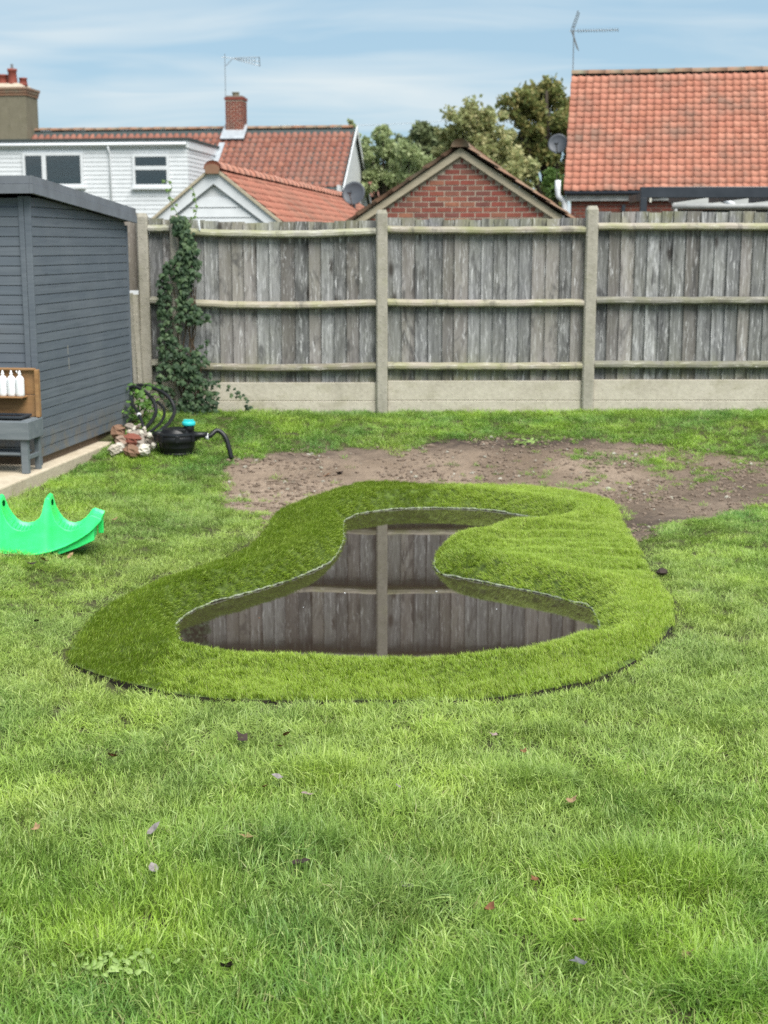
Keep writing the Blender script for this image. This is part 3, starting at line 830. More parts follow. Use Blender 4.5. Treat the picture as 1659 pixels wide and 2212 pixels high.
# tilt each tuft half way to the slope's normal
rx = np.arctan(gy_) * 0.7; ry = -np.arctan(gx_) * 0.7
rot = np.stack([rx + rng.normal(0, .1, n), ry + rng.normal(0, .1, n), rng.normal(0, 0.35, n)], 1)
s = rng.uniform(0.8, 1.15, n) * (1 + 0.22 * vnoise(q[:, 0], q[:, 1], 5.0, 2.2))
srcs = [tuft_mesh('fibre', M['turf_fibre'], 26, 0.024, 0.022, 0.034, 0.0021, 1.05, (0.65, -0.6), 300 + k) for k in range(4)]
srcs += [tuft_mesh('fibre', M['turf_fibre'], 26, 0.024, 0.022, 0.034, 0.0021, 1.15, (-0.9, 0.35), 340 + k) for k in range(4)]
scatter('turf_fibres', np.stack([q[:, 0], q[:, 1], qz], 1) - off, rot, np.stack([s, s, s], 1), kinds, srcs, turf)
print('turf tufts', n)

# ---- crumbs, stones and roots on the bare soil
def lump(name, m, seed, flat=0.7, rings=5, seg=7):
    r = random.Random(seed); mb = MB(); vs = []; fs = []
    for i in range(1, rings):
        ph = math.pi * i / rings
        for kk in range(seg):
            a = 2 * math.pi * kk / seg + i * 0.3
            d = r.uniform(0.68, 1.2)
            vs.append((d * math.sin(ph) * math.cos(a), d * math.sin(ph) * math.sin(a), flat * math.cos(ph) * r.uniform(0.85, 1.1)))
    vs.append((0, 0, flat)); vs.append((0, 0, -flat))
    for i in range(rings - 2):
        for kk in range(seg):
            fs.append((i * seg + kk, (i + 1) * seg + kk, (i + 1) * seg + (kk + 1) % seg, i * seg + (kk + 1) % seg))
    t = len(vs) - 2
    for kk in range(seg):
        fs.append((t, kk, (kk + 1) % seg)); fs.append((t + 1, (rings - 2) * seg + (kk + 1) % seg, (rings - 2) * seg + kk))
    return mb.add(vs, fs).mesh(name, m)
q = rng.uniform(SP.min(0), np.minimum(SP.max(0), [4.5, 13]), (45000, 2))
k = (sdist(q, SP) > -0.05) & (sdist(q, TP) < -0.01) & (rng.random(len(q)) < np.clip(0.35 + 1.2 * vnoise(q[:, 0], q[:, 1], 2.4, 14.0), 0.08, 1))
q = q[k]; n = len(q)
srcs = [bpy.data.objects.new('crumb', lump('crumb', M['crumb'], 60 + i, 0.6, 4, 6)) for i in range(4)]
srcs += [bpy.data.objects.new('grit', lump('grit', M['post_concrete'], 70, 0.6, 4, 6))]
s = 0.004 + 0.020 * rng.random(n) ** 5
kinds = np.where(rng.random(n) < 0.06, 4, rng.integers(0, 4, n))
scatter('soil_crumbs', np.stack([q[:, 0], q[:, 1], ground_h(q[:, 0], q[:, 1]) + s * 0.2], 1), np.stack([rng.uniform(-.5, .5, n), rng.uniform(-.5, .5, n), rng.uniform(0, 6.28, n)], 1), np.stack([s, s, s], 1), kinds, srcs)

# ------------------------------------------------------------------ fence
FY = 13.0
fence = thing('garden_fence', 'weathered grey timber fence with concrete posts and gravel boards behind the lawn', 'fence', (0, FY, 0))
def post(x, top, w=0.105, d=0.10, name='post', m='post_concrete', lean=0.0, yo=0.0):
    mb = MB()
    h = w / 2; c = 0.014
    prof = [(-h, -d / 2 + c), (-h + c, -d / 2), (h - c, -d / 2), (h, -d / 2 + c), (h, d / 2), (-h, d / 2)]
    zs = [(-0.12, 1.0), (top - 0.035, 1.0), (top, 0.72)]
    vs = [(x + a * k + lean * (z + 0.1), yo + b * k, z) for z, k in zs for a, b in prof]; n = len(prof)
    fs = [(i * n + j, i * n + (j + 1) % n, (i + 1) * n + (j + 1) % n, (i + 1) * n + j) for i in range(2) for j in range(n)] + [tuple(range(2 * n, 3 * n))]
    return mb.add(vs, fs).build(name, M[m], fence)
PX = [-0.02, 1.905, 3.82, 5.74]
post(PX[0], 1.85); post(PX[1], 1.885, 0.11); post(PX[2], 1.88); post(PX[3], 1.88)
post(-1.925, 1.80, 0.075)
post(-2.215, 1.82, 0.10)

def bay(x0, x1, top, rz, sag, gb_top, seed, skip=()):
    """feather-edge boards behind three arris rails, two concrete gravel boards below"""
    r = random.Random(seed)
    W = x1 - x0
    def droop(x): return -sag * math.sin(math.pi * (x - x0) / W)
    x = x0; i = 0
    while x < x1 - 0.005:
        w = min(r.uniform(0.108, 0.132), x1 - x)
        if x1 - (x + w) < 0.05: w = x1 - x
        t = top + r.uniform(-0.008, 0.008) + droop(x + w / 2)
        lo = gb_top - 0.01 + r.uniform(-0.004, 0.004)
        l = r.uniform(-0.004, 0.004)
        y0 = 0.022 + r.uniform(0, 0.003); ov = 0.012
        # wedge section: thick edge on the left, thin on the right, tucked behind the next
        sec = [(x, y0), (x + w + ov, y0 + 0.021), (x + w + ov, y0 + 0.026), (x, y0 + 0.019)]
        vs = [(a + (l if z > 1 else 0), b, z) for z in (lo, t) for a, b in sec]
        MB().add(vs, [(3, 2, 1, 0), (4, 5, 6, 7), (0, 1, 5, 4), (1, 2, 6, 5), (2, 3, 7, 6), (3, 0, 4, 7)]).build('board', M['fence_board'], fence)
        x += w; i += 1
    for j, z in enumerate(rz):
        n = 12; vs = []; fs = []
        hh = 0.032
        for k in range(n + 1):
            xx = x0 + W * k / n; dz = droop(xx) * (1.0 if j < 2 else 0.8); by = 0.0
            f = -0.044 + by; wob = r.uniform(-0.003, 0.003)
            for (yy, q) in ((0.020, hh + 0.004), (f + 0.014, hh * 0.72), (f, 0.22 * hh), (f, -0.5 * hh), (f + 0.012, -hh * 0.92), (0.020, -hh)):
                vs.append((xx, yy, z + q + dz + wob))
        for k in range(n):
            for a in range(6):
                b = (a + 1) % 6
                fs.append((k * 6 + a, k * 6 + b, (k + 1) * 6 + b, (k + 1) * 6 + a))
        fs += [tuple(range(5, -1, -1)), tuple(range(n * 6, n * 6 + 6))]
        MB().add(vs, fs).build('rail', M['fence_rail'], fence)
    zm = 0.105 + r.uniform(-0.01, 0.01)
    for lo, hi, yy in ((-0.10, zm - 0.003, 0.0), (zm, gb_top, 0.004)):
        MB().b2((x0 + 0.001, yy - 0.012, lo), (x1 - 0.001, yy + 0.038, hi)).build('gravel_board', M['gravel_concrete'], fence, bevel=0.005)
bay(-1.885, -0.075, 1.765, (1.655, 1.008, 0.425), 0.028, 0.268, 1)
bay(0.034, 1.850, 1.775, (1.672, 1.008, 0.425), 0.010, 0.285, 2)
bay(1.962, 3.765, 1.835, (1.70, 1.030, 0.435), 0.004, 0.295, 3)
bay(3.876, 5.685, 1.82, (1.70, 1.030, 0.435), 0.006, 0.29, 4)
bay(-2.163, -1.965, 1.77, (1.68, 1.03, 0.45), 0.0, 0.27, 5)
# plain grey board and the concrete lengths stored beside the shed
old = thing('timber_panel', 'plain grey weathered plank panel fixed beside the end post behind the shed', 'panel', (-2.42, FY + 0.03, 0))
for k in range(12):
    xx = -0.015 - 0.118 * k
    MB().b2((xx, 0, 1.12 if k < 2 else 0.1), (xx + 0.165 if k == 0 else xx + 0.113, 0.022, 1.83 + rnd.uniform(-.01, .01))).build('board', M['old_board'], old)
for k, (x, t, y, ln, lab) in enumerate([(-2.335, 1.10, 12.83, 0.012, 'spare concrete fence post with a groove leaning behind the shed'),
                                  (-2.268, 1.085, 12.90, 0.018, 'thin spare concrete length standing next to the grooved spare post')]):
    w = 0.075 if k == 0 else 0.04
    mb = MB(); h = w / 2
    if k == 0: prof = [(-h, -.045), (-h * .35, -.045), (-h * .25, -.02), (h * .25, -.02), (h * .35, -.045), (h, -.045), (h, .045), (-h, .045)]
    else: prof = [(-h, -.05), (h, -.05), (h, .05), (-h, .05)]
    n = len(prof); z0 = gh(x, y) - 0.01
    vs = [(a - ln * z * 2, b + 0.03 * z, z) for z in (0, t - z0) for a, b in prof]
    fs = [(j, (j + 1) % n, n + (j + 1) % n, n + j) for j in range(n)] + [tuple(range(n - 1, -1, -1)), tuple(range(n, 2 * n))]
    o = mb.add(vs, fs).build('spare_post', M['post_concrete']); o.location = (x + 0.02, y, z0)
    tag(o, lab, 'post')
# little white cable tail over the fence rail
o = MB().tube([(-1.695, 12.963, 1.76), (-1.690, 12.955, 1.71), (-1.683, 12.954, 1.665)], [0.012, 0.010, 0.007], 6).build('plastic_strip', M['white_pvc'])
tag(o, 'small white plastic strip hanging over the fence top beside the ivy', 'strip')

# ------------------------------------------------------------------ ivy
def leaf_shape(kind='ivy'):
    if kind == 'ivy': pts = [(0, 0), (.32, .10), (.52, .38), (.26, .50), (.16, .66), (0, 1.0), (-.16, .66), (-.26, .50), (-.52, .38), (-.32, .10)]
    elif kind == 'oval': pts = [(0, 0), (.22, .15), (.34, .42), (.28, .7), (0, 1.0), (-.28, .7), (-.34, .42), (-.22, .15)]
    return pts
def leaf_mesh(name, m, kind='ivy', cup=0.12, seed=0):
    r = random.Random(seed); pts = leaf_shape(kind); n = len(pts)
    vs = [(0, 0.45, 0.06)] + [(x, y, -cup * abs(x) * 2 - 0.18 * (y - .4) ** 2 + r.uniform(-.03, .03)) for x, y in pts]
    fs = [(0, 1 + i, 1 + (i + 1) % n) for i in range(n)]
    return MB().add(vs, fs).mesh(name, m)
def leaf_rot(out, r, droop=0.6):
    """leaf lies facing 'out', its tip hanging down"""
    nrm = (Vector(out) + Vector((r.uniform(-.55, .55), r.uniform(-.4, .3), r.uniform(-.2, .7)))).normalized()
    dn = Vector((r.uniform(-.8, .8), r.uniform(-.2, .2), -1)); tip = (dn - nrm * dn.dot(nrm)).normalized()
    side = tip.cross(nrm)
    return Matrix((side, tip, nrm)).transposed()
IV0 = Vector((-1.83, 12.90, gh(-1.83, 12.9)))
ivy = thing('ivy_plant', 'dark green ivy climbing the fence beside the shed', 'ivy', IV0)
r = random.Random(5)
stems = []
for k in range(7):
    x = r.uniform(-.12, .12); pth = []
    for j in range(12):
        z = j * 0.145; pth.append((x + 0.02 * math.sin(j * 1.3 + k), 0.045 - 0.01 * r.random(), z)); x += r.uniform(-.035, .03)
    MB().tube(pth[:r.randint(8, 12)], [0.009 * (1 - j / 14) for j in range(len(pth))][:12] if len(pth) == 12 else 0.006, 5).build('stem', M['stem_brown'], ivy) if False else stems.append(pth)
for k, pth in enumerate(stems):
    mlen = r.randint(8, 12); pth = pth[:mlen]
    MB().tube(pth, [0.009 * (1 - j / 14) for j in range(mlen)], 5).build('stem', M['stem_brown'], ivy)
ivy_env = [(0.0, -.18, .27), (0.15, -.22, .27), (0.32, -.26, .25), (0.5, -.22, .18), (0.7, -.24, .19), (0.9, -.22, .21), (1.05, -.23, .20), (1.2, -.22, .13), (1.4, -.16, .13), (1.5, -.02, .13), (1.65, -.06, .10), (1.8, -.08, .04)]
def env(z):
    zs = [e[0] for e in ivy_env]; return np.interp(z, zs, [e[1] for e in ivy_env]), np.interp(z, zs, [e[2] for e in ivy_env])
lmeshes = [leaf_mesh('leaf', M['leaf_ivy'], 'ivy', 0.14, k) for k in range(4)]
leaves = []
for k in range(1750):
    z = r.uniform(0.0, 1.8) ** 1.0
    a, b = env(z)
    t = r.uniform(-0.04, 1.04) if r.random() < 0.75 else r.gauss(0.5, 0.25)
    if t < -.06 or t > 1.06: continue
    x = a + (b - a) * t
    if abs(x + 0.095) < 0.035 and 0.72 < z < 1.62 and r.random() < 0.75: continue   # the bare concrete post shows through
    if mnoise.noise(Vector((x * 7, z * 5, 3.3))) < -0.12 - 0.25 * (z < 0.4): continue
    if r.random() < 0.2 * max(0, z - 0.2): continue
    y = 0.01 - 0.085 * r.random() - 0.05 * (0.9 if z < 0.5 else 0.2)
    leaves.append((x, y, z, r.uniform(0.032, 0.072) * (1.1 if z > 1.1 else 0.95)))
for k in range(22):     # trailing shoots at the foot, to the right
    t = r.random(); leaves.append((0.28 + 0.36 * t, -0.05 - 0.05 * r.random(), 0.30 - 0.26 * t + r.uniform(-.05, .07), r.uniform(.03, .055)))
leaves.sort(key=lambda l: (l[1], -l[3]))
part, rest = leaves[:300], leaves[300:]
def place_leaf(l): return Matrix.Translation(l[:3]) @ leaf_rot((0, -1, 0.15), r).to_4x4() @ Matrix.Scale(l[3], 4)
for l in part:
    o = bpy.data.objects.new('leaf', lmeshes[r.randrange(4)]); COL.objects.link(o); o.parent = ivy; o.matrix_local = place_leaf(l)
mb = MB()
for l in rest:
    me = lmeshes[r.randrange(4)]; T = place_leaf(l)
    mb.add([T @ v.co for v in me.vertices], [tuple(p.vertices) for p in me.polygons])
mb.build('foliage', M['leaf_ivy'], ivy, kind='stuff')
# pale new shoots above the fence
mb = MB(); mb2 = MB()
for x0, z0, pts in ((-.02, 1.72, [(0, 0), (-.03, .10), (-.07, .18), (-.10, .27), (-.07, .34), (-.12, .40)]), (.07, 1.70, [(0, 0), (.03, .08), (.06, .15), (.05, .24), (.03, .34)])):
    P = [(x0 + a, 0.0, z0 + b) for a, b in pts]
    mb2.tube(catmull(P, 4), 0.003, 4)
    for a, _, z in catmull(P, 2):
        l = (a + r.uniform(-.03, .03), r.uniform(-.04, .02), z + r.uniform(-.02, .02), r.uniform(.026, .05)); T = place_leaf(l)
        me = lmeshes[0]; mb.add([T @ v.co for v in me.vertices], [tuple(p.vertices) for p in me.polygons])
mb.build('young_leaves', M['leaf_ivy_pale'], ivy, kind='stuff'); mb2.build('young_stem', M['leaf_ivy_pale'], ivy)

# ------------------------------------------------------------------ shed on its slab
slab_poly = [(0.105, -1.04), (0.10, 2.25), (-3.2, 2.25), (-3.2, -1.04)]
slab = MB().prism([(a, b, -0.22) for a, b in slab_poly], (0, 0, 0.22)).build('patio', M['slab_concrete'], None, kind='structure', bevel=0.012)
slab.location = SHED0; slab.rotation_euler = (0, 0, SA)
k2 = MB().b2((-3.2, -1.22, -0.22), (0.13, -1.045, -0.10)).build('patio_step', M['slab_concrete'], None, kind='structure', bevel=0.012)
k2.location = SHED0; k2.rotation_euler = (0, 0, SA)
shed = thing('garden_shed', 'slate blue timber shed with sloping roof and horizontal cladding', 'shed', SHED0, SA)
SD, SWd = 2.13, 2.6      # depth, width
HF, HB = 2.02, 1.845     # roof top above slab (front, back): fascia tops
def roofz(v): return HF + 0.10 + (HB - HF) * (v + 0.1) / (SD + 0.2) - 0.0
pitch = 0.071
for (u0, u1, v0, v1) in ((-SWd + 0.03, -0.03, 0.02, SD - 0.02),):
    MB().b2((u0, v0, 0.0), (u1, v1, 0.055)).build('bearer', M['bearer_wood'], shed)
    MB().add([(u0, v0, .056), (u1, v0, .056), (u1, v1, .056), (u0, v1, .056), (u0, v0, roofz(v0) - .14), (u1, v0, roofz(v0) - .14), (u1, v1, roofz(v1) - .14), (u0, v1, roofz(v1) - .14)],
             [(3, 2, 1, 0), (4, 5, 6, 7), (0, 1, 5, 4), (1, 2, 6, 5), (2, 3, 7, 6), (3, 0, 4, 7)]).build('wall', M['shed_paint'], shed)
z = 0.06; i = 0
while z < roofz(0) - 0.15:
    zt = z + pitch
    # side wall plank: shiplap, lower edge proud
    def vend(zq):   # how far back a plank at this height can run under the sloping roof
        return min(SD, (zq - (HF + 0.10) + 0.12) * (SD + 0.2) / (HB - HF) - 0.1)
    ve = vend(zt); ve0 = vend(z)
    if ve > 0.15:
        xs = -0.028; ve0 = max(ve, min(SD, ve0))
        sec = [(xs, z), (0.0, z + 0.002), (0.001, z + 0.006), (-0.001, zt - 0.004), (-0.006, zt - 0.001), (xs, zt - 0.001)]
        n = len(sec)
        vs = [(a, 0.012, q) for a, q in sec] + [(a, (ve0 if q < z + 0.02 else ve), q) for a, q in sec]
        MB().add(vs, [tuple(range(n - 1, -1, -1)), tuple(range(n, 2 * n))] + [(j, (j + 1) % n, n + (j + 1) % n, n + j) for j in range(n)]).build('plank', M['shed_paint'], shed)
    for (ua, ub) in (((-0.32, -0.088),) if 1.02 < z < 1.66 else ((-SWd + .06, -0.088),)) + (((-SWd + .06, -1.55),) if 1.02 < z < 1.66 else ()):
        if zt < roofz(0) - 0.15:
            sec = [(0.03, z), (0.0, z + 0.002), (-0.001, z + 0.006), (0.001, zt - 0.004), (0.006, zt - 0.001), (0.03, zt - 0.001)]
            n = len(sec); vs = [(ua, a, q) for a, q in sec] + [(ub, a, q) for a, q in sec]
            MB().add(vs, [tuple(range(n)), tuple(range(2 * n - 1, n - 1, -1))] + [(n + j, n + (j + 1) % n, (j + 1) % n, j) for j in range(n)]).build('plank', M['shed_paint'], shed)
    z = zt; i += 1
# corner trims
MB().b2((-0.086, -0.016, 0.0), (-0.046, 0.011, roofz(0) - 0.13)).build('corner_trim', M['shed_paint'], shed, bevel=0.003)
MB().b2((-0.044, -0.013, 0.0), (0.004, 0.0115, roofz(0) - 0.13)).build('corner_trim', M['shed_paint'], shed, bevel=0.003)
MB().b2((-0.02, SD + 0.001, 0.0), (0.008, SD + 0.03, roofz(SD) - 0.15)).build('corner_trim', M['shed_paint'], shed, bevel=0.003)
# window at the front
MB().b2((-1.55, -0.012, 1.03), (-0.32, 0.005, 1.66)).build('window_frame', M['shed_paint'], shed)
MB().b2((-1.50, -0.020, 1.08), (-0.335, -0.013, 1.62)).build('window_pane', M['window_glass'], shed)
MB().b2((-1.56, -0.05, 1.015), (-0.285, -0.005, 1.035)).build('window_sill', M['white_paint'], shed)
# roof with two boards of fascia
OV = 0.10
def slope_box(u0, u1, v0, v1, dz0, dz1, name, m):
    vs = [(u, v, roofz(v) + d) for d in (dz0, dz1) for u, v in ((u0, v0), (u1, v0), (u1, v1), (u0, v1))]
    MB().add(vs, [(3, 2, 1, 0), (4, 5, 6, 7), (0, 1, 5, 4), (1, 2, 6, 5), (2, 3, 7, 6), (3, 0, 4, 7)]).build(name, M[m], shed)
u1 = 0.065
slope_box(-SWd - OV, u1 - 0.022, -OV + .02, SD + OV - .02, -0.10, -0.002, 'roof', 'felt_dark')
slope_box(u1 - 0.020, u1, -OV, SD + OV, -0.052, 0.004, 'fascia', 'shed_fascia')
slope_box(u1 - 0.020, u1 + 0.008, -OV - 0.008, SD + OV + 0.004, -0.122, -0.055, 'fascia', 'shed_fascia')
slope_box(-SWd - OV, u1 - 0.0215, -OV, -OV + 0.02, -0.052, 0.003, 'fascia', 'shed_fascia')
slope_box(-SWd - OV, u1 - 0.0215, -OV - 0.008, -OV + 0.012, -0.122, -0.055, 'fascia', 'shed_fascia')
slope_box(-SWd - OV, u1 - 0.0215, SD + OV - .02, SD + OV, -0.11, 0.003, 'fascia', 'shed_fascia')
# two pale vertical scrapes on the side cladding
for (v, z0, z1) in ((0.62, 0.79, 0.86), (0.63, 0.67, 0.76)):
    MB().b2((0.0005, v, z0), (0.003, v + 0.008, z1)).build('paint_scrape', M['poly_sheet'], shed)

# ------------------------------------------------------------------ play bench with bottles
B0 = SHED0 + Vector((SU.x * 0.085 + SV.x * -0.43, SU.y * 0.085 + SV.y * -0.43, 0))
bench = thing('play_bench', 'small grey painted play bench with brown wooden backboard and shelf by the shed', 'bench', B0, SA)
BL, BD, BH = 1.05, 0.28, 0.385
def bb(name, lo, hi, m='grey_wood', par=bench, bev=0.004): return MB().b2(lo, hi).build(name, M[m], par, bevel=bev)
bb('apron', (-BL, 0, BH - 0.135), (0, 0.02, BH - 0.004)); bb('apron', (-0.02, 0.021, BH - 0.135), (0, BD, BH - 0.002)); bb('apron', (-BL, 0.021, BH - 0.135), (-BL + .02, BD, BH - 0.002))
for k in range(3): bb('top_plank', (-BL + .021, 0.022 + k * 0.087, BH - 0.02), (-0.021, 0.022 + k * 0.087 + 0.083, BH + 0.002))
for x in (-0.075, -BL + 0.022):
    bb('leg', (x, 0.021, 0), (x + 0.052, 0.066, BH - 0.021)); bb('leg', (x + 0.012, BD - 0.04, 0), (x + 0.052, BD - 0.003, BH - 0.021))
bb('shelf_bearer', (-0.048, 0.067, 0.10), (-0.026, BD - 0.041, 0.132)); bb('shelf_bearer', (-BL + .03, 0.067, 0.10), (-BL + .052, BD - 0.041, 0.132))
bb('low_shelf', (-BL + .025, 0.03, 0.133), (-0.078, BD - 0.042, 0.150)); 
bb('backboard', (-BL, BD - 0.022, BH + 0.003), (-0.035, BD - 0.008, BH + 0.165), 'warm_wood'); bb('backboard', (-BL, BD - 0.022, BH + 0.168), (-0.035, BD - 0.008, BH + 0.345), 'warm_wood')
bb('back_post', (-0.034, BD - 0.05, BH + 0.003), (-0.006, BD - 0.004, BH + 0.352), 'warm_wood'); bb('top_rail', (-BL, BD - 0.05, BH + 0.346), (-0.035, BD - 0.006, BH + 0.362), 'warm_wood')
bb('bottle_shelf', (-BL, BD - 0.125, BH + 0.148), (-0.10, BD - 0.023, BH + 0.160), 'warm_wood')
def bottle(x, lab, nub):
    prof = [(0.026, 0), (0.030, 0.004), (0.031, 0.02), (0.031, 0.118), (0.029, 0.130), (0.021, 0.143), (0.011, 0.150), (0.010, 0.158), (0.012, 0.160), (0.012, 0.166), (0.007, 0.172), (0.0045, 0.188)]
    p = B0 + Vector((SU.x * x + SV.x * (BD - 0.072), SU.y * x + SV.y * (BD - 0.072), BH + 0.160))
    t = thing('squeeze_bottle', lab, 'bottle', p, SA, 'white squeeze bottles on the play bench')
    MB().lathe(prof, n=18).build('body', M['bottle_white'], t, True)
    if nub:
        MB().tube([(-.004, 0, .165), (-.018, 0, .172), (-.024, 0, .185)], [.0025, .0025, .006], 6).build('cap_strap', M['bottle_white'], t, True)
bottle(-0.135, 'white squeeze bottle with dangling cap at the shelf end by the backboard post', True)
bottle(-0.200, 'white squeeze bottle standing next to the one with the dangling cap', False)
bottle(-0.265, 'white squeeze bottle third along the shelf from the backboard post', False)
bottle(-0.330, 'white squeeze bottle fourth along the shelf from the backboard post', False)
tr = thing('plastic_tray', 'flat black plastic tray lying on the grey play bench', 'tray', B0 + Vector((SU.x * -0.30, SU.y * -0.30, BH + 0.003)), SA)
MB().b2((-.24, .03, 0), (.23, .215, .012)).build('base', M['black_plastic'], tr, bevel=0.01)
for lo, hi in (((-.25, .02, .0125), (.24, .035, .03)), ((-.25, .21, .0125), (.24, .225, .03)), ((-.25, .0355, .0125), (-.235, .2095, .03)), ((.225, .0355, .0125), (.24, .2095, .03))):
    MB().b2(lo, hi).build('rim', M['anthracite'], tr, bevel=0.004)

# ------------------------------------------------------------------ heap of stones
def m_stone(name, a, b):
    simple(name, a, 0.85, 0.25, var=0.22, scale=22, bump=0.5); return name
for nm, c in (('stone_brown', (.22, .13, .085)), ('stone_red', (.24, .085, .06)), ('stone_pale', (.50, .45, .37)), ('stone_cream', (.62, .58, .50)), ('stone_grey', (.30, .26, .22)), ('stone_pink', (.36, .26, .2))):
    m_stone(nm, c, c)
stones = [  # photo x, photo y, radius, height, material, label
 (256, 934, .072, .060, 'stone_brown', 'brown lump of rock resting against the foot of the shed wall'),
 (288, 953, .075, .058, 'stone_red', 'red brown broken brick lump on top of the stone heap'),
 (262, 955, .060, .050, 'stone_pink', 'pinkish grey stone behind the red lump in the stone heap'),
 (246, 973, .046, .045, 'stone_pale', 'pale stone with dark end lying at the front of the heap'),
 (258, 968, .040, .042, 'stone_cream', 'cream rounded stone beside the dark-ended stone'),
 (284, 975, .068, .050, 'stone_brown', 'dark brown pitted stone low at the front of the heap'),
 (312, 972, .058, .046, 'stone_cream', 'large cream white stone at the front of the heap nearest the filter'),
 (279, 922, .034, .03, 'stone_grey', 'grey stone at the top of the heap by the wall')]
rr_ = random.Random(3)
for k, (px, py, s, h, m_, lab) in enumerate(stones):
    y = 11.15 + 0.012 * (975 - py); p = at(px, py, y)
    me = lump('stone', M[m_], 900 + k, 1.0, 6, 8)
    o = link('stone', me); o.location = (p.x, y, max(gh(p.x, y) + h * 0.6, p.z)); o.scale = (s * 1.2, s, h * 1.15); o.rotation_euler = (rr_.uniform(-.3, .3), rr_.uniform(-.3, .3), rr_.uniform(0, 6))
    tag(o, lab, 'stone', 'stones heaped by the shed')
for k in range(26):
    t = rr_.random(); px = 283 + 55 * t + rr_.uniform(-12, 12); py = 918 + 36 * t + rr_.uniform(-10, 12)
    y = 11.62 - 0.30 * t + rr_.uniform(-.05, .05); p = at(px, py, y); s = rr_.uniform(.016, .03)
    me = lump('pebble', M[rr_.choice(['stone_pale', 'stone_cream', 'stone_cream', 'stone_grey', 'stone_pink'])], 950 + k, 0.9, 4, 6)
    o = link('pebble', me); o.location = (p.x, y, max(p.z, gh(p.x, y) + .01)); o.scale = (s, s, s * .8); o.rotation_euler = (rr_.uniform(0, 3), rr_.uniform(0, 3), 0)
    tag(o, 'small pale pebble in the cluster between the stone heap and the filter', 'pebble', 'small pebbles beside the stone heap')
# earth core under the pebbles
c0 = at(300, 945, 11.5)
o = link('rubble', lump('rubble', M['stone_grey'], 990, 1.0, 7, 12)); o.location = (c0.x, 11.5, gh(c0.x, 11.5) + .01); o.scale = (.16, .16, .13)
tag(o, 'low mound of grey rubble that carries the pebbles', 'rubble')

# ------------------------------------------------------------------ pond filter and hoses
fp = on_ground(392, 962); fp = Vector((fp.x, 11.38, gh(fp.x, 11.38) - 0.02))
flt = thing('pond_filter', 'round black plastic pond filter with turquoise dial on the grass', 'filter', fp); flt.scale = (1.1, 1.1, 1.12)
body = [(.105, 0), (.112, .005), (.118, .03), (.116, .034), (.130, .07), (.134, .074), (.134, .080), (.138, .115), (.158, .118), (.161, .124), (.161, .150), (.158, .156)]
MB().lathe(body, n=40).build('tub', M['black_plastic'], flt, True).modifiers.new('edge', 'EDGE_SPLIT')
MB().lathe([(.150, .1565), (.156, .160), (.156, .172), (.148, .178), (.120, .182), (.100, .206), (.060, .214), (.02, .216)], n=40).build('lid', M['black_plastic'], flt, True).modifiers.new('edge', 'EDGE_SPLIT')
for a in range(0, 360, 45):
    M3 = Matrix.Rotation(R(a + 10), 3, 'Z'); MB().box(M3 @ Vector((.163, 0, .145)), (.014, .03, .05), M3).build('clamp', M['black_plastic'], flt, bevel=.003)
MB().box((.03, -.075, .19), (.10, .05, .05)).build('housing', M['black_plastic'], flt, bevel=.008)
MB().lathe([(.036, .19), (.040, .195), (.040, .228), (.036, .232)], (.095, -.02, 0), 20).build('dial_base', M['black_plastic'], flt, True)
MB().lathe([(.048, .233), (.050, .236), (.050, .256), (.044, .262), (.02, .263)], (.095, -.02, 0), 28).build('dial', M['turquoise_plastic'], flt, True)
MB().box((.095, -.02, .270), (.075, .012, .012)).build('dial_grip', M['turquoise_plastic'], flt, bevel=.003)
MB().tube([(.10, -.06, .165), (.17, -.06, .165), (.24, -.06, .168)], [.026, .024, .021], 12).build('outlet', M['black_plastic'], flt, True)
MB().tube([(-.10, -.03, .165), (-.17, -.02, .165)], [.026, .024], 12).build('inlet', M['black_plastic'], flt, True)
def hose(name, lab, pts, rad=0.019, clip=None):
    p0 = Vector(pts[0])
    t = thing(name, lab, 'hose', p0)
    path = catmull([Vector(p) - p0 for p in pts], 8)
    # ribbed pipe
    rr2 = [rad * (1.0 + (0.05 if i % 2 else -0.03)) for i in range(len(path))]
    MB().tube(path, rr2, 10).build('pipe', M['hose_black'], t, True)
    if clip:
        for i in clip:
            a = path[i]; b = path[i + 1]; MB().tube([a, a + (b - a).normalized() * 0.022], rad * 1.35, 12).build('clip', M['steel_grey'] if False else M['white_pvc'], t, True)
q = at(500, 968, 11.30)
o0 = fp + Vector((.235, -.06, .168))
hose('outlet_hose', 'ribbed black hose arching from the filter down to the bare soil', [o0, o0 + Vector((.05, -.0, .012)), at(470, 930, 11.35), at(488, 947, 11.33), Vector((q.x, q.y, gh(q.x, q.y) + .012))], 0.020, [3])
hose('coiled_hose', 'outermost loop of black hose standing behind the filter', [at(270, 846, 12.55), at(300, 832, 12.5), at(340, 842, 12.4), at(366, 860, 12.3), at(377, 886, 12.2), at(368, 910, 12.0), at(352, 926, 11.8), at(335, 940, 11.72), at(322, 946, 11.7)], 0.017)
hose('coiled_hose', 'larger inner loop of black hose beside the shed corner', [at(268, 842, 12.45), at(292, 836, 12.4), at(318, 850, 12.3), at(334, 872, 12.2), at(336, 893, 12.1), at(326, 912, 11.95), at(312, 926, 11.8), at(300, 934, 11.72)], 0.017)
hose('coiled_hose', 'small low loop of black hose between the two big loops', [at(340, 868, 12.35), at(352, 880, 12.25), at(355, 895, 12.15), at(348, 912, 12.0), at(335, 925, 11.85), at(318, 937, 11.75)], 0.013)
hose('coiled_hose', 'straight black hose end with a white clip among the leaves', [at(282, 868, 12.3), at(292, 882, 12.1), at(302, 900, 11.95), at(310, 922, 11.8)], 0.014, [14])

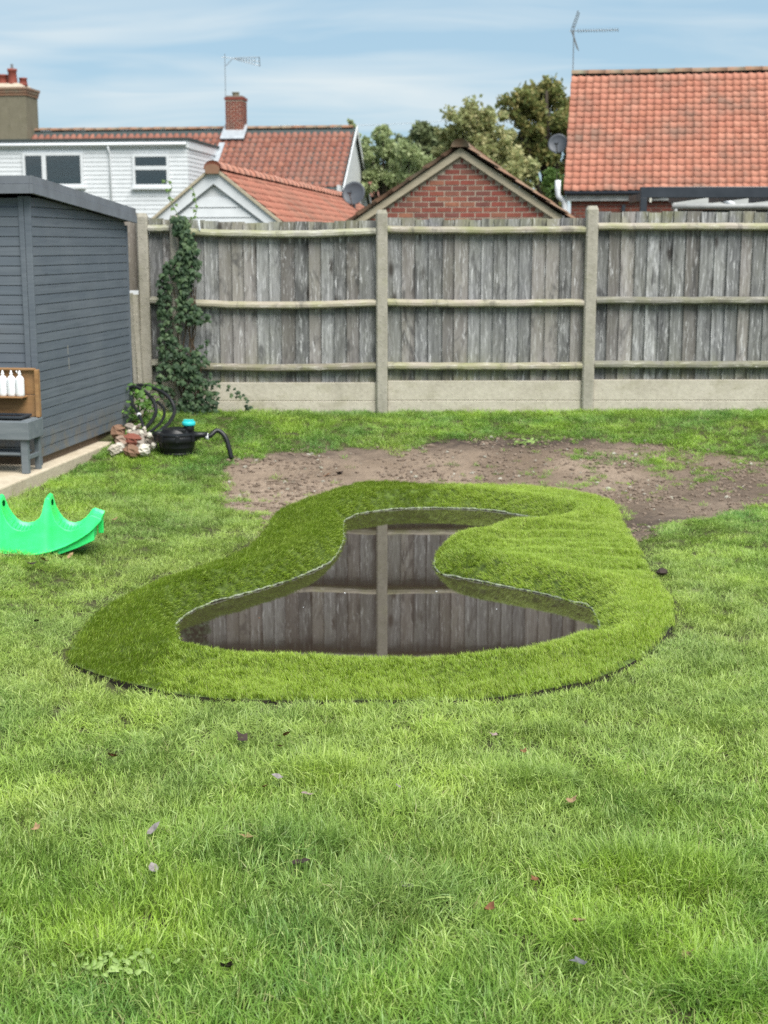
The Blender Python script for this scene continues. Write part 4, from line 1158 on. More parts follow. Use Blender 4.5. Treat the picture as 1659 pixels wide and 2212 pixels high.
# leafy weeds behind the hoses
bush = thing('leafy_plant', 'green leafy weed growing behind the black hose loops', 'plant', at(310, 918, 12.45)); bush.location.z = gh(bush.location.x, 12.45)
bm = [leaf_mesh('leaf', M['leaf_bush'], 'oval', 0.1, k) for k in range(3)]
for k in range(110):
    z = r.uniform(0.03, .36); x = r.gauss(0.0, .11); y = r.uniform(-.25, .10)
    o = bpy.data.objects.new('leaf', bm[k % 3]); COL.objects.link(o); o.parent = bush
    o.matrix_local = Matrix.Translation((x, y, z)) @ leaf_rot((0, -.6, .8), r).to_4x4() @ Matrix.Scale(r.uniform(.035, .08), 4)
for k in range(6): MB().tube([(r.gauss(0, .03), r.uniform(-.1, .05), 0), (r.gauss(0, .08), r.uniform(-.15, .08), .34)], [.006, .003], 5).build('stem', M['leaf_bush'], bush)
sp2 = thing('leafy_plant', 'low grey green weed between the pebbles and the black filter', 'plant', at(340, 950, 11.6)); sp2.location.z = gh(sp2.location.x, 11.6)
for k in range(46):
    o = bpy.data.objects.new('leaf', lmeshes[k % 4]); COL.objects.link(o); o.parent = sp2
    o.matrix_local = Matrix.Translation((r.gauss(0, .05), r.uniform(-.05, .06), r.uniform(.01, .14))) @ leaf_rot((0, -.6, .8), r).to_4x4() @ Matrix.Scale(r.uniform(.025, .045), 4)

# ------------------------------------------------------------------ green rocker seesaw
see = thing('seesaw', 'bright green plastic rocker seesaw resting on the lawn', 'seesaw')
sp0 = on_ground(58, 1197)
see.location = (sp0.x - 0.01, sp0.y - 0.03, gh(sp0.x, sp0.y) - 0.030); see.rotation_euler = (0, 0, R(6.6))
top_pts = [(0, .172), (.035, .178), (.065, .198), (.090, .232), (.108, .270), (.119, .315), (.126, .346), (.140, .356), (.153, .346), (.158, .315), (.167, .270), (.182, .232), (.203, .199), (.235, .174), (.268, .166), (.302, .174), (.335, .196), (.358, .222), (.374, .246), (.392, .254), (.412, .246), (.446, .232)]
low_pts = [(0, .024), (.08, .030), (.16, .047), (.24, .075), (.32, .115), (.38, .155), (.42, .195), (.446, .222)]
tx = [p[0] for p in top_pts]; tzz = [p[1] for p in top_pts]; lxx = [p[0] for p in low_pts]; lzz = [p[1] for p in low_pts]
xs = sorted(set([-x for x in tx] + tx))
W2 = 0.27
mb = MB(); ring = 12; vs = []
for x in xs:
    zt = float(np.interp(abs(x), tx, tzz)); zl = float(np.interp(abs(x), lxx, lzz)); zl = min(zl, zt - .008)
    horn = max(0.0, zt - 0.235) / 0.12
    lean = 0.012 + 0.045 * min(1, horn); c = 0.010
    dish = 0.022 * max(0, 1 - horn * 2.0)
    f0, f1 = 0.0, lean
    b0, b1 = W2, W2 - lean
    sec = [(f0 - .006, zl), (f0 - .006, zl + .008), (f0 + .002, zl + .010), (f1 - .006, zt - c), (f1 - .004, zt - .002), (f1 + .010, zt), (f1 + .022, zt - dish), (b1 - .022, zt - dish), (b1 - .010, zt), (b1 + .004, zt - .002), (b1 + .006, zt - c), (b0, zl)]
    vs += [(x, a, b) for a, b in sec]
fs = []
for i in range(len(xs) - 1):
    for j in range(ring):
        fs.append((i * ring + j, i * ring + (j + 1) % ring, (i + 1) * ring + (j + 1) % ring, (i + 1) * ring + j))
fs += [tuple(range(ring - 1, -1, -1)), tuple(range((len(xs) - 1) * ring, len(xs) * ring))]
so = mb.add(vs, fs).build('body', M['green_plastic'], see)
# real grip holes through the two upright handles
cut = MB()
for sx in (-1, 1):
    cut.add([(sx * .14 + a, W2 / 2 + .052 * math.cos(t) , .312 + .017 * math.sin(t)) for a in (-.08, .08) for t in [2 * math.pi * k / 14 for k in range(14)]],
            [tuple(range(13, -1, -1)), tuple(range(14, 28))] + [(k, (k + 1) % 14, 14 + (k + 1) % 14, 14 + k) for k in range(14)])
co = cut.build('cutter', None)
co.parent = see
bpy.context.view_layer.update()
md = so.modifiers.new('hole', 'BOOLEAN'); md.object = co; md.operation = 'DIFFERENCE'; md.solver = 'EXACT'
dg = bpy.context.evaluated_depsgraph_get()
nm_ = bpy.data.meshes.new_from_object(so.evaluated_get(dg)); so.modifiers.clear(); so.data = nm_
bpy.data.objects.remove(co)
md = so.modifiers.new('bevel', 'BEVEL'); md.width = .004; md.segments = 2; md.limit_method = 'ANGLE'; md.angle_limit = R(40)
nm_.polygons.foreach_set('use_smooth', [True] * len(nm_.polygons))
so.modifiers.new('edge', 'EDGE_SPLIT').split_angle = R(38)
# rocker runner below the skirt
bot = [(0, 0.0), (.10, .004), (.20, .024), (.30, .058), (.40, .102)]
vs = []
bx = [p[0] for p in bot]; bz = [p[1] for p in bot]
xr = [x * .4 / 12 for x in range(-12, 13)]
for x in xr:
    zb = float(np.interp(abs(x), bx, bz)); zu = float(np.interp(abs(x), lxx, lzz)) + .006
    vs += [(x, .018, zb), (x, .018, zu), (x, W2 - .018, zu), (x, W2 - .018, zb)]
fs = [(i * 4 + j, i * 4 + (j + 1) % 4, (i + 1) * 4 + (j + 1) % 4, (i + 1) * 4 + j) for i in range(24) for j in range(4)] + [(3, 2, 1, 0), (96, 97, 98, 99)]
MB().add(vs, fs).build('runner', M['green_plastic'], see, bevel=.004)
# ribs across each seat
for cx, w in ((0, .075), (.27, .075), (-.27, .075)):
    for k in range(-4, 5):
        x = cx + w * k / 4; zt = float(np.interp(abs(x), tx, tzz))
        MB().box((x, W2 / 2, zt - .019), (.006, W2 - .075, .012)).build('seat_rib', M['green_plastic'], see, bevel=.002)
for s_ in (-1, 1):
    MB().box((s_ * .425, W2 - .06, .155), (.03, .05, .09)).build('end_block', M['green_plastic'], see, bevel=.004)

# ------------------------------------------------------------------ roofs, bricks, boards of the houses behind
def frame(origin, U, V, N):
    m = Matrix((Vector(U).normalized(), Vector(V).normalized(), Vector(N).normalized())).transposed().to_4x4()
    m.translation = Vector(origin); return m

def tile_mesh(name, m, w, l, amp):
    """a pantile: S-shaped across, thick front lip"""
    n = 6; vs = []; fs = []
    xs = [w * 1.04 * k / n for k in range(n + 1)]
    zs = [amp * (0.55 * math.sin(2 * math.pi * k / n + 0.5) + 0.5 * (k == n)) for k in range(n + 1)]
    for v, dz in ((-0.012, 0.020), (l, -0.002)):
        for x, z in zip(xs, zs): vs.append((x, v, z + dz))
    b = len(vs)
    for x, z in zip(xs, zs): vs.append((x, -0.012, z + 0.020 - 0.022))
    for k in range(n):
        fs.append((k, k + 1, n + 1 + k + 1, n + 1 + k)); fs.append((b + k, b + k + 1, k + 1, k))
    me = MB().add(vs, fs).mesh(name, m, True)
    return me

def tile_roof(parent, F, length, slope, w, g, mname, amp=0.03, first=lambda i, j: True, inside=lambda u, v: True, limit=300, jit=0.006):
    """F: frame with x along the eave, y up the slope, z out; alike tiles share one mesh"""
    me = tile_mesh('tile', M[mname], w, g * 1.12, amp)
    cells = [(i, j) for j in range(int(slope / g)) for i in range(int(length / w)) if inside((i + .5) * w, (j + .5) * g)]
    cells.sort(key=lambda c: (not first(*c), c[1], c[0]))
    q = random.Random(int(length * 100)); mb = MB()
    for k, (i, j) in enumerate(cells):
        T = F @ Matrix.Translation((i * w + q.uniform(-jit, jit), j * g + q.uniform(-jit, jit), 0.01 + q.uniform(0, jit))) @ Matrix.Rotation(q.uniform(-.015, .015), 4, 'Z')
        if k < limit:
            o = bpy.data.objects.new('tile', me); COL.objects.link(o); o.parent = parent; o.matrix_local = T
        else:
            mb.add([T @ v.co for v in me.vertices], [tuple(p.vertices) for p in me.polygons])
    if mb.v: mb.build('tiles', M[mname], parent, True, 'stuff')

def ridge_tiles(parent, p0, p1, rad, m, step=0.42):
    p0, p1 = Vector(p0), Vector(p1); d = (p1 - p0); n = max(1, int(d.length / step)); d.normalize()
    side = d.cross(Vector((0, 0, 1))).normalized(); q = random.Random(int(p0.x * 97))
    vs = []; fs = []; K = 7
    for s, rr3 in ((0, rad), (step * 1.0, rad * 0.96)):
        for k in range(K):
            a = math.pi * k / (K - 1); vs.append((s, math.cos(a) * rr3 * 1.1, math.sin(a) * rr3))
    for k in range(K - 1): fs.append((k, k + 1, K + k + 1, K + k))
    fs.append(tuple(range(K))); fs.append(tuple(range(2 * K - 1, K - 1, -1)))
    me = MB().add(vs, fs).mesh('ridge_tile', m, True)
    F = Matrix((d, side, side.cross(d) if side.cross(d).z > 0 else -side.cross(d))).transposed().to_4x4()
    for k in range(n):
        o = bpy.data.objects.new('ridge_tile', me); COL.objects.link(o); o.parent = parent
        o.matrix_local = Matrix.Translation(p0 + d * (k * step) + Vector((0, 0, q.uniform(-.008, .008)))) @ F

def brick_face(parent, F, span, z0, z1, m, bl=0.207, bh=0.059, j=0.017, proud=0.006):
    """stretcher bond on a face: x along, y up, z out. span(z) -> (x0, x1)"""
    full = MB().b2((0, 0, -0.02), (bl, bh, proud)).mesh('brick', M[m])
    q = random.Random(int(abs(z1) * 1000)); c = 0; z = z0
    while z + bh <= z1 + 1e-6:
        a, b = span(z + bh); a2, b2 = span(z); a, b = max(a, a2), min(b, b2)
        x = -20 * (bl + j) + (0 if c % 2 else (bl + j) / 2)
        while x < b:
            xa, xb = max(x, a), min(x + bl, b)
            if xb - xa > 0.03:
                me = full if xb - xa > bl - 1e-4 else MB().b2((0, 0, -0.02), (xb - xa, bh, proud)).mesh('brick', M[m])
                o = bpy.data.objects.new('brick', me); COL.objects.link(o); o.parent = parent
                o.matrix_local = F @ Matrix.Translation((xa, z, q.uniform(-.0015, .0015)))
            x += bl + j
        z += bh + j; c += 1

def dish(name, lab, p, face, rad):
    t = thing(name, lab, 'dish', p)
    face = Vector(face).normalized(); Mq = face.to_track_quat('Z', 'Y').to_matrix()
    MB().lathe([(0.01, 0), (rad * .5, rad * .07), (rad * .85, rad * .2), (rad, rad * .3), (rad, rad * .32), (rad * .84, rad * .23), (rad * .5, rad * .10), (0.01, .03)], (0, 0, 0), 28, Mq).build('reflector', M['dish_grey'], t, True)
    MB().tube([Mq @ Vector((0, -rad, rad * .3)), Mq @ Vector((0, -rad * .3, rad * 1.2))], .014, 6).build('feed_arm', M['steel_grey'], t)
    MB().box(Mq @ Vector((0, -rad * .25, rad * 1.25)), (.09, .07, .1), Mq).build('feed_horn', M['dish_grey'], t)
    MB().tube([(0, 0, 0), -face * .12, -face * .2 + Vector((0, 0, -.15))], .025, 8).build('bracket', M['steel_grey'], t, True)
    return t

# ---- white clad house on the left
HA = R(-7)
wh = thing('white_house', 'white clad house with long brown pantile roof and dormer windows', 'house', (-1.02, 50, 0), HA)
RZ, EZ, HD = 5.58, 2.8, 4.0
sl = math.atan2(RZ - EZ, HD); SL = math.hypot(RZ - EZ, HD)
# gable end wall and body
MB().prism([(-.02, -HD + .1, -.1), (-.02, HD - .1, -.1), (-.02, HD - .1, EZ + .02), (-.02, 0, RZ - .07), (-.02, -HD + .1, EZ + .02)], (-14, 0, 0)).build('wall', M['white_paint'], wh)
MB().add([(-14.2, -HD - .1, EZ - .10), (.06, -HD - .1, EZ - .10), (.06, 0, RZ - .03), (-14.2, 0, RZ - .03), (-14.2, HD + .1, EZ - .10), (.06, HD + .1, EZ - .10)],
         [(0, 1, 2, 3), (3, 2, 5, 4)]).build('roof', M['felt_dark'], wh)
for sy in (-1, 1):
    MB().prism([(.07, sy * (HD + .12), EZ - .22), (.07, sy * (HD + .12), EZ - .02), (.07, 0, RZ + .03), (.07, 0, RZ - .20)], (.035, 0, 0)).build('barge_board', M['white_paint'], wh)
MB().b2((-.02, -HD + .05, 2.95), (.05, -HD + .5, 3.45)).build('eave_box', M['white_paint'], wh)
F = frame((-14.1, -HD - .08, EZ - .09), (1, 0, 0), (0, math.cos(sl), math.sin(sl)), (0, -math.sin(sl), math.cos(sl)))
dormer_x = -4.63
def wh_in(u, v):
    x = u - 14.1; y = v * math.cos(sl) - HD - .08
    if x < dormer_x + 0.12 and y < -1.15: return False
    if abs(x + 4.2) < .36 and abs(y) < .38: return False
    if abs(x + 12.5) < .85 and y > -.75: return False
    return v * math.sin(sl) > 0.75
tile_roof(wh, F, 14.1, SL - .02, .235, .31, 'tile_brown', .035, lambda i, j: i * .235 > 9.45, wh_in)
ridge_tiles(wh, (-13.9, 0, RZ - .02), (.06, 0, RZ - .02), .09, M['tile_ridge'])
# flat roofed dormer
DY, DZ = -5.1, 4.88
MB().b2((-14, DY, 0.0), (dormer_x - .02, -1.0, DZ - .1)).build('dormer_wall', M['white_paint'], wh)
MB().b2((-14.1, DY - .10, DZ - .08), (dormer_x + .09, -1.02, DZ + .0)).build('dormer_roof', M['felt_dark'], wh)
MB().b2((-14.1, DY - .05, DZ - .30), (dormer_x + .05, DY - .004, DZ - .085)).build('fascia', M['white_pvc'], wh)
MB().b2((dormer_x - .015, DY - .003, DZ - .33), (dormer_x + .055, -1.15, DZ - .085)).build('fascia', M['white_pvc'], wh)
MB().tube([(-14.1, DY - .11, DZ - .19), (dormer_x - .02, DY - .11, DZ - .19)], .055, 8).build('gutter', M['white_pvc'], wh, True)
z = 2.0
bj = 0.135
while z < DZ - .32:
    h = min(bj - .012, DZ - .315 - z)
    MB().add([(-14, DY - .018, z), (dormer_x, DY - .018, z), (dormer_x, DY - .006, z + h), (-14, DY - .006, z + h), (-14, DY + .01, z), (dormer_x, DY + .01, z), (dormer_x, DY + .01, z + h), (-14, DY + .01, z + h)],
             [(0, 1, 2, 3), (4, 0, 3, 7), (1, 5, 6, 2), (4, 5, 1, 0), (3, 2, 6, 7)]).build('cladding_board', M['white_pvc'], wh)
    MB().add([(dormer_x + .018, DY - .0185, z), (dormer_x + .018, -1.2, z), (dormer_x + .006, -1.2, z + h), (dormer_x + .006, DY - .0185, z + h), (dormer_x - .01, DY - .0185, z), (dormer_x - .01, -1.2, z), (dormer_x - .01, -1.2, z + h), (dormer_x - .01, DY - .0185, z + h)],
             [(0, 1, 2, 3), (4, 0, 3, 7), (1, 5, 6, 2), (4, 5, 1, 0), (3, 2, 6, 7)]).build('cladding_board', M['white_pvc'], wh)
    z += bj
def wloc(px, py):
    """where the sight line meets the dormer front, in the house's own axes"""
    for Yq in [DYq / 10 for DYq in range(430, 480)]:
        p = at(px, py, Yq); d = p - Vector((-1.02, 50, 0))
        lyq = d.x * -math.sin(HA) + d.y * math.cos(HA)
        if lyq > DY - .03: return d.x * math.cos(HA) + d.y * math.sin(HA), p.z
def window(px0, py0, px1, py1, bars, transom=None, blind=False):
    x0, z1 = wloc(px0, py0); x1, z0 = wloc(px1, py1)
    w = MB()
    t = .085; y0, y1 = DY - .075, DY - .02
    w.b2((x0, y0, z0), (x0 + t, y1, z1)); w.b2((x1 - t, y0, z0), (x1, y1, z1)); w.b2((x0 + t, y0, z1 - t), (x1 - t, y1, z1)); w.b2((x0 + t, y0, z0), (x1 - t, y1, z0 + t))
    for b in bars: w.b2((b - .07, y0, z0 + t), (b + .07, y1, z1 - t))
    if transom: w.b2((x0 + t, y0 - .01, transom - .09), (x1 - t, y1, transom + .03))
    f = w.build('window', M['white_pvc'], wh)
    edges = [x0 + t] + [v for b in bars for v in (b - .07, b + .07)] + [x1 - t]
    for a, b in zip(edges[::2], edges[1::2]):
        zs = [z0 + t, z1 - t] if not transom else [z0 + t, transom - .09, transom + .03, z1 - t]
        for c, d in zip(zs[::2], zs[1::2]):
            MB().b2((a + .002, DY - .055, c + .002), (b - .002, DY - .048, d - .002)).build('pane', M['window_glass'], f)
            MB().b2((a + .002, DY - .024, c + .002), (b - .002, DY - .0205, d - .002)).build('room', M['interior_dark'], f)
    if blind:
        z = z0 + t + .03
        while z < z1 - t - .02:
            MB().b2((edges[2] + .01, DY - .045, z), (edges[3] - .01, DY - .028, z + .022)).build('blind_slat', M['blind_slat'], f); z += .062
    MB().b2((x0 - .05, DY - .14, z0 - .07), (x1 + .05, DY - .02, z0 - .002)).build('sill', M['white_pvc'], f)
xm, _ = wloc(97, 360)
window(50, 331, 182, 403, [xm], None, True)
_, ztr = wloc(300, 361)
window(286, 333, 368, 404, [], ztr)
xd, _ = wloc(236, 330)
MB().tube([(xd, DY - .11, DZ - .2), (xd, DY - .11, DZ - .34), (xd + .03, DY - .06, DZ - .45), (xd + .03, DY - .06, 1.0)], .034, 8).build('downpipe', M['white_pvc'], wh, True)
# lead along the dormer cheek and round the chimney
MB().add([(dormer_x + .02, -4.2, 2.74), (dormer_x + .22, -4.2, 2.74), (dormer_x + .22, -.9, 5.03), (dormer_x + .02, -.9, 5.03)], [(0, 1, 2, 3)]).build('lead_flashing', M['lead'], wh)
CX_ = -4.2
MB().prism([(CX_ - .42, -.75, RZ - .44), (CX_ + .42, -.75, RZ - .44), (CX_ + .42, 0, RZ + .09), (CX_ - .42, 0, RZ + .09)], (0, -.02, .035)).build('lead_flashing', M['lead'], wh)
ch = MB().b2((CX_ - .31, -.31, 4.9), (CX_ + .31, .31, 6.58)).build('chimney', M['mortar'], wh)
for Fc in (frame((CX_ - .31, -.31, 5.08), (1, 0, 0), (0, 0, 1), (0, -1, 0)), frame((CX_ + .31, -.31, 5.08), (0, 1, 0), (0, 0, 1), (1, 0, 0))):
    brick_face(ch, Fc, lambda z: (0.0, .62), 0.0, 1.42, 'brick_brown', .193, .060)
MB().b2((CX_ - .34, -.34, 6.51), (CX_ + .34, .34, 6.60)).build('chimney_cap', M['brick_brown'], ch)
MB().b2((CX_ - .28, -.28, 6.601), (CX_ + .28, .28, 6.65)).build('flaunching', M['mortar_grey'], ch)
MB().lathe([(.13, 6.64), (.12, 6.70), (.12, 6.75), (.14, 6.765), (.14, 6.79)], (CX_, 0, 0), 14).build('chimney_pot', M['render_brown'], ch, True)
# big rendered chimney with three pots
c2 = MB().b2((-13.25, -.8, 4.9), (-11.55, .35, 6.90)).build('chimney', M['render_brown'], wh)
for k, (e, z0, z1) in enumerate(((.03, 6.70, 6.80), (.055, 6.801, 6.90), (.085, 6.901, 6.98))):
    MB().b2((-13.25 - e, -.8 - e, z0), (-11.55 + e, .35 + e, z1)).build('brick_course', M['tile_ridge'], c2)
MB().prism([(-13.2, -.75, 6.981), (-11.6, -.75, 6.981), (-11.85, -.6, 7.14), (-12.95, -.6, 7.14)], (0, .95, 0)).build('flaunching', M['mortar'], c2)
for x, y, h, r_, p in ((-12.52, -.35, .36, .17, 7.10), (-12.13, -.45, .54, .16, 7.10), (-11.82, -.25, .27, .14, 7.08), (-12.36, .05, .38, .15, 7.10)):
    MB().lathe([(r_ * 1.15, p), (r_ * 1.05, p + .05), (r_ * .9, p + h * .8), (r_ * 1.05, p + h * .85), (r_ * 1.05, p + h), (r_ * .8, p + h)], (x, y, 0), 16).build('chimney_pot', M['pot_clay'], c2, True)
MB().tube([(-12.13, -.45, 7.63), (-12.13, -.45, 7.80)], .05, 8).build('cowl', M['steel_grey'], c2)

def aerial(name, lab, base, top, boom, kind, rz=0):
    t = thing(name, lab, 'aerial', base)
    b = Vector(base); tp = Vector(top) - b; bm_ = Vector(boom)
    MB().tube([(0, 0, 0), tp + Vector((0, 0, .12))], .013, 6).build('mast', M['steel_grey'], t)
    st = tp - bm_ * .10; en = tp + bm_
    MB().tube([st, en], .010, 6).build('boom', M['steel_grey'], t)
    d = bm_.normalized(); up = Vector((0, 0, 1)); sd_ = d.cross(up).normalized()
    L_ = bm_.length
    if kind == 'grid':
        for s in (-1, 1):
            mb = MB()
            for k in range(6):
                off_ = st + d * .06 + (d * .35 + up * s).normalized() * (.10 + k * .07)
                mb.tube([off_ - sd_ * .2, off_ + sd_ * .2], .007, 4)
            for q in (-.18, .18): mb.tube([st + d * .06 + sd_ * q, st + d * .06 + sd_ * q + (d * .35 + up * s).normalized() * .48], .011, 4)
            mb.build('reflector', M['steel_grey'], t)
        for k in range(16): 
            p = tp + bm_ * (.1 + .9 * k / 15); MB().tube([p - sd_ * .1 - up * .03, p + sd_ * .1 + up * .03], .007, 4).build('element', M['steel_grey'], t)
    else:
        e = tp + bm_ * 1.0
        for s in (-1, 1):
            MB().tube([tp + bm_ * .28 + up * .02 * s, e + up * .13 * s + sd_ * .1 * s], .011, 5).build('element', M['steel_grey'], t)
        MB().tube([e + up * .15 + sd_ * .11, e - up * .15 - sd_ * .11], .014, 5).build('element', M['steel_grey'], t)
        for k in range(8):
            f = .3 + .65 * k / 8; hh_ = .02 + .11 * (f - .28) / .72; MB().tube([tp + bm_ * f + up * hh_, tp + bm_ * f - up * hh_], .008, 4).build('element', M['steel_grey'], t)
        MB().tube([tp + bm_ * .02 - up * .28, tp + bm_ * .24], .012, 5).build('brace', M['steel_grey'], t)
a0 = Matrix.Rotation(HA, 3, 'Z') @ Vector((CX_ - .33, -.15, 6.0)) + Vector((-1.02, 50, 0))
aerial('tv_aerial', 'thin television aerial on a pole by the brown brick chimney', a0, (a0.x, a0.y, 7.95), (1.2, 0, -.14), 'log')
dp = at(766, 420, 34.0)
dish('satellite_dish', 'dark grey satellite dish behind the red roof of the white gabled garage', dp, (-.35, -1, .35), .29)
o = MB().tube([(0, 0, 0), (-.1, .05, -dp.z)], .035, 8).build('mast', M['steel_grey'], bpy.data.objects['satellite_dish'])

# ---- white gabled garage with the salmon roof
ga = thing('white_garage', 'garage with white boarded gable and salmon red tiled roof behind the fence', 'garage', (-2.62, 22, 0), HA)
GZ, GW, GL = 2.63, 1.62, 15.0
gs = math.atan(.787); ge = GZ - GW * .787; GS = GW / math.cos(gs)
MB().prism([(-GW + .12, .02, 0), (GW - .12, .02, 0), (GW - .12, .02, ge + .06), (0, .02, GZ - .03), (-GW + .12, .02, ge + .06)], (0, GL - .1, 0)).build('wall', M['white_paint'], ga)
for k in range(9):
    z = 1.35 + k * .152
    hw0 = (GZ - .16 - z) / .787 - .06; hw1 = (GZ - .16 - z - .138) / .787 - .06
    if hw1 > 0.05:
        hw0 = min(hw0, GW - .14); hw1 = min(hw1, GW - .14)
        MB().prism([(-hw0, -.012, z), (hw0, -.012, z), (hw1, -.003, z + .138), (-hw1, -.003, z + .138)], (0, .03, 0)).build('gable_board', M['white_pvc'], ga)
for s in (-1, 1):
    MB().prism([(s * GW, -.05, ge - .10), (s * GW, -.05, ge + .05), (0, -.05, GZ + .05), (0, -.05, GZ - .17)], (0, .035, 0)).build('barge_board', M['white_pvc'], ga)
    MB().prism([(s * (GW + .03), -.09, ge + .02), (s * (GW + .03), -.09, ge + .065), (0, -.09, GZ + .105), (0, -.09, GZ + .055)], (0, .09, 0)).build('verge', M['barge_wood'], ga)
    MB().add([(0, -.04, GZ + .055), (0, GL, GZ + .055), (s * (GW + .05), GL, ge + .015), (s * (GW + .05), -.04, ge + .015)], [(0, 1, 2, 3)]).build('roof', M['felt_dark'], ga)
F = frame((GW + .05, -.03, ge + .03), (0, 1, 0), (-math.cos(gs), 0, math.sin(gs)), (math.sin(gs), 0, math.cos(gs)))
tile_roof(ga, F, GL - .05, GS + .03, .205, .19, 'tile_salmon', .028, lambda i, j: j >= 3, lambda u, v: True)
F = frame((-GW - .05, GL - .03, ge + .03), (0, -1, 0), (math.cos(gs), 0, math.sin(gs)), (-math.sin(gs), 0, math.cos(gs)))
mb = MB(); tmq = tile_mesh('tile', M['tile_salmon'], .205, .215, .028)
for i in range(72):
    for j in range(10):
        T = F @ Matrix.Translation((i * .205, j * .19, .01)); mb.add([T @ v.co for v in tmq.vertices], [tuple(p.vertices) for p in tmq.polygons])
mb.build('tiles', M['tile_salmon'], ga, True, 'stuff')
ridge_tiles(ga, (0, -.10, GZ + .05), (0, GL, GZ + .05), .13, M['tile_ridge_salmon'])
MB().prism([(.115 * math.cos(a), -.13, GZ + .04 + .085 * math.sin(a)) for a in [math.pi * k / 10 for k in range(11)]] + [(-.10, -.13, GZ - .02), (.10, -.13, GZ - .02)], (0, .029, 0)).build('ridge_end', M['tile_ridge'], ga)

# ---- brick gabled garage
ba = thing('brick_garage', 'small red brick gable end with timber barge boards behind the fence', 'garage', (1.10, 20.5, 0), R(-9))
BZ, BW, BLn = 2.87, 1.86, 6.0
bt = .655; be = BZ - BW * bt
MB().prism([(-BW + .1, .012, 0), (BW - .1, .012, 0), (BW - .1, .012, be + .03), (0, .012, BZ - .05), (-BW + .1, .012, be + .03)], (0, BLn, 0)).build('wall', M['mortar'], ba)
brick_face(ba, frame((0, .012, 1.55), (1, 0, 0), (0, 0, 1), (0, -1, 0)), lambda z: (-max(0, (BZ - .10 - 1.55 - z) / bt), max(0, (BZ - .10 - 1.55 - z) / bt)), 0, 1.32, 'brick_red')
for s in (-1, 1):
    MB().prism([(s * (BW + .06), -.06, be - .12), (s * (BW + .06), -.06, be - .01), (0, -.06, BZ + .03), (0, -.06, BZ - .09)], (0, .05, 0)).build('barge_board', M['barge_wood'], ba)
    MB().add([(0, -.10, BZ + .045), (0, BLn + .1, BZ + .045), (s * (BW + .15), BLn + .1, BZ + .045 - (BW + .15) * bt), (s * (BW + .15), -.10, BZ + .045 - (BW + .15) * bt)], [(0, 1, 2, 3)]).build('roof', M['felt_dark'], ba)
    bs = math.atan(bt)
    F = (frame((BW + .15, -.12, BZ + .05 - (BW + .15) * bt), (0, 1, 0), (-math.cos(bs), 0, math.sin(bs)), (math.sin(bs), 0, math.cos(bs))) if s > 0 else
         frame((-BW - .15, BLn + .05, BZ + .05 - (BW + .15) * bt), (0, -1, 0), (math.cos(bs), 0, math.sin(bs)), (-math.sin(bs), 0, math.cos(bs))))
    tile_roof(ba, F, BLn + .17, (BW + .15) / math.cos(bs), .25, .30, 'tile_ridge', .05, lambda i, j: (i == 0 if s > 0 else i >= 23), lambda u, v: True, 24, .012)
ridge_tiles(ba, (0, -.13, BZ + .03), (0, BLn, BZ + .03), .12, M['tile_ridge'])

# ---- big orange roofed house on the right
RA = R(-10)
rh = thing('orange_roofed_house', 'brick house with steep weathered orange pantile roof', 'house', (4.04, 32, 0), RA)
HE, HR, DR, LR = 2.75, 5.55, 2.46, 9.5
rs2 = math.atan2(HR - HE, DR); SR = math.hypot(HR - HE, DR)
MB().prism([(.16, .14, 0), (.16, 2 * DR - .14, 0), (.16, 2 * DR - .14, HE - .1), (.16, DR, HR - .2), (.16, .14, HE - .1)], (LR, 0, 0)).build('wall', M['mortar_grey'], rh)
brick_face(rh, frame((.16, .14, 1.6), (1, 0, 0), (0, 0, 1), (0, -1, 0)), lambda z: (0, 3.2), 0, .95, 'brick_brown')
MB().add([(0.02, 0.0, HE - .03), (LR, 0.0, HE - .03), (LR, DR, HR - .03), (0.02, DR, HR - .03), (LR, 2 * DR, HE - .03), (0.02, 2 * DR, HE - .03)], [(0, 1, 2, 3), (3, 2, 4, 5)]).build('roof', M['felt_dark'], rh)
MB().prism([(0.0, .02, HE - .10), (0.0, .02, HE - .035), (0.0, DR, HR - .04), (0.0, DR, HR - .16)], (.03, 0, 0)).build('verge', M['brick_brown'], rh)
F = frame((0, -.03, HE - .02), (1, 0, 0), (0, math.cos(rs2), math.sin(rs2)), (0, -math.sin(rs2), math.cos(rs2)))
tile_roof(rh, F, LR, SR - .03, .178, .19, 'tile_orange', .024, lambda i, j: i < 28 and j < 11, lambda u, v: True, 300, .008)
ridge_tiles(rh, (0, DR, HR - .03), (LR, DR, HR - .03), .10, M['tile_ridge'], .40)
MB().b2((.05, .02, HE - .24), (LR, .10, HE - .055)).build('fascia', M['worn_white'], rh)
MB().tube([(.02, -.03, HE - .07), (LR, -.03, HE - .07)], .05, 8).build('gutter', M['anthracite'], rh, True)
MB().tube([(-.14, .1, HE + .22), (-.14, .1, HE + .0), (-.13, .1, HE - .12), (-.02, .1, HE - .22), (.02, .1, HE - .28), (.02, .1, .5)], .065, 10).build('downpipe', M['white_pvc'], rh, True)
MB().b2((1.30, .03, 2.28), (1.37, .125, 2.42)).build('wall_lamp', M['anthracite'], rh)
MB().b2((1.315, .05, 2.20), (1.355, .10, 2.278)).build('lamp_glass', M['white_paint'], rh)
p = at(1206, 312, 33.3)
dish('satellite_dish', 'dark grey satellite dish on the gable side of the orange roofed house', p, (-.3, -1, .3), .23)
pa = at(1237, 175, 36.0)
rw = Matrix.Rotation(RA, 3, 'Z')
aerial('tv_aerial', 'television aerial with wire grid reflector above the orange roof', (pa.x, 36.0, 4.2), (pa.x, 36.0, 6.74), (1.05, -.25, -.01), 'grid')

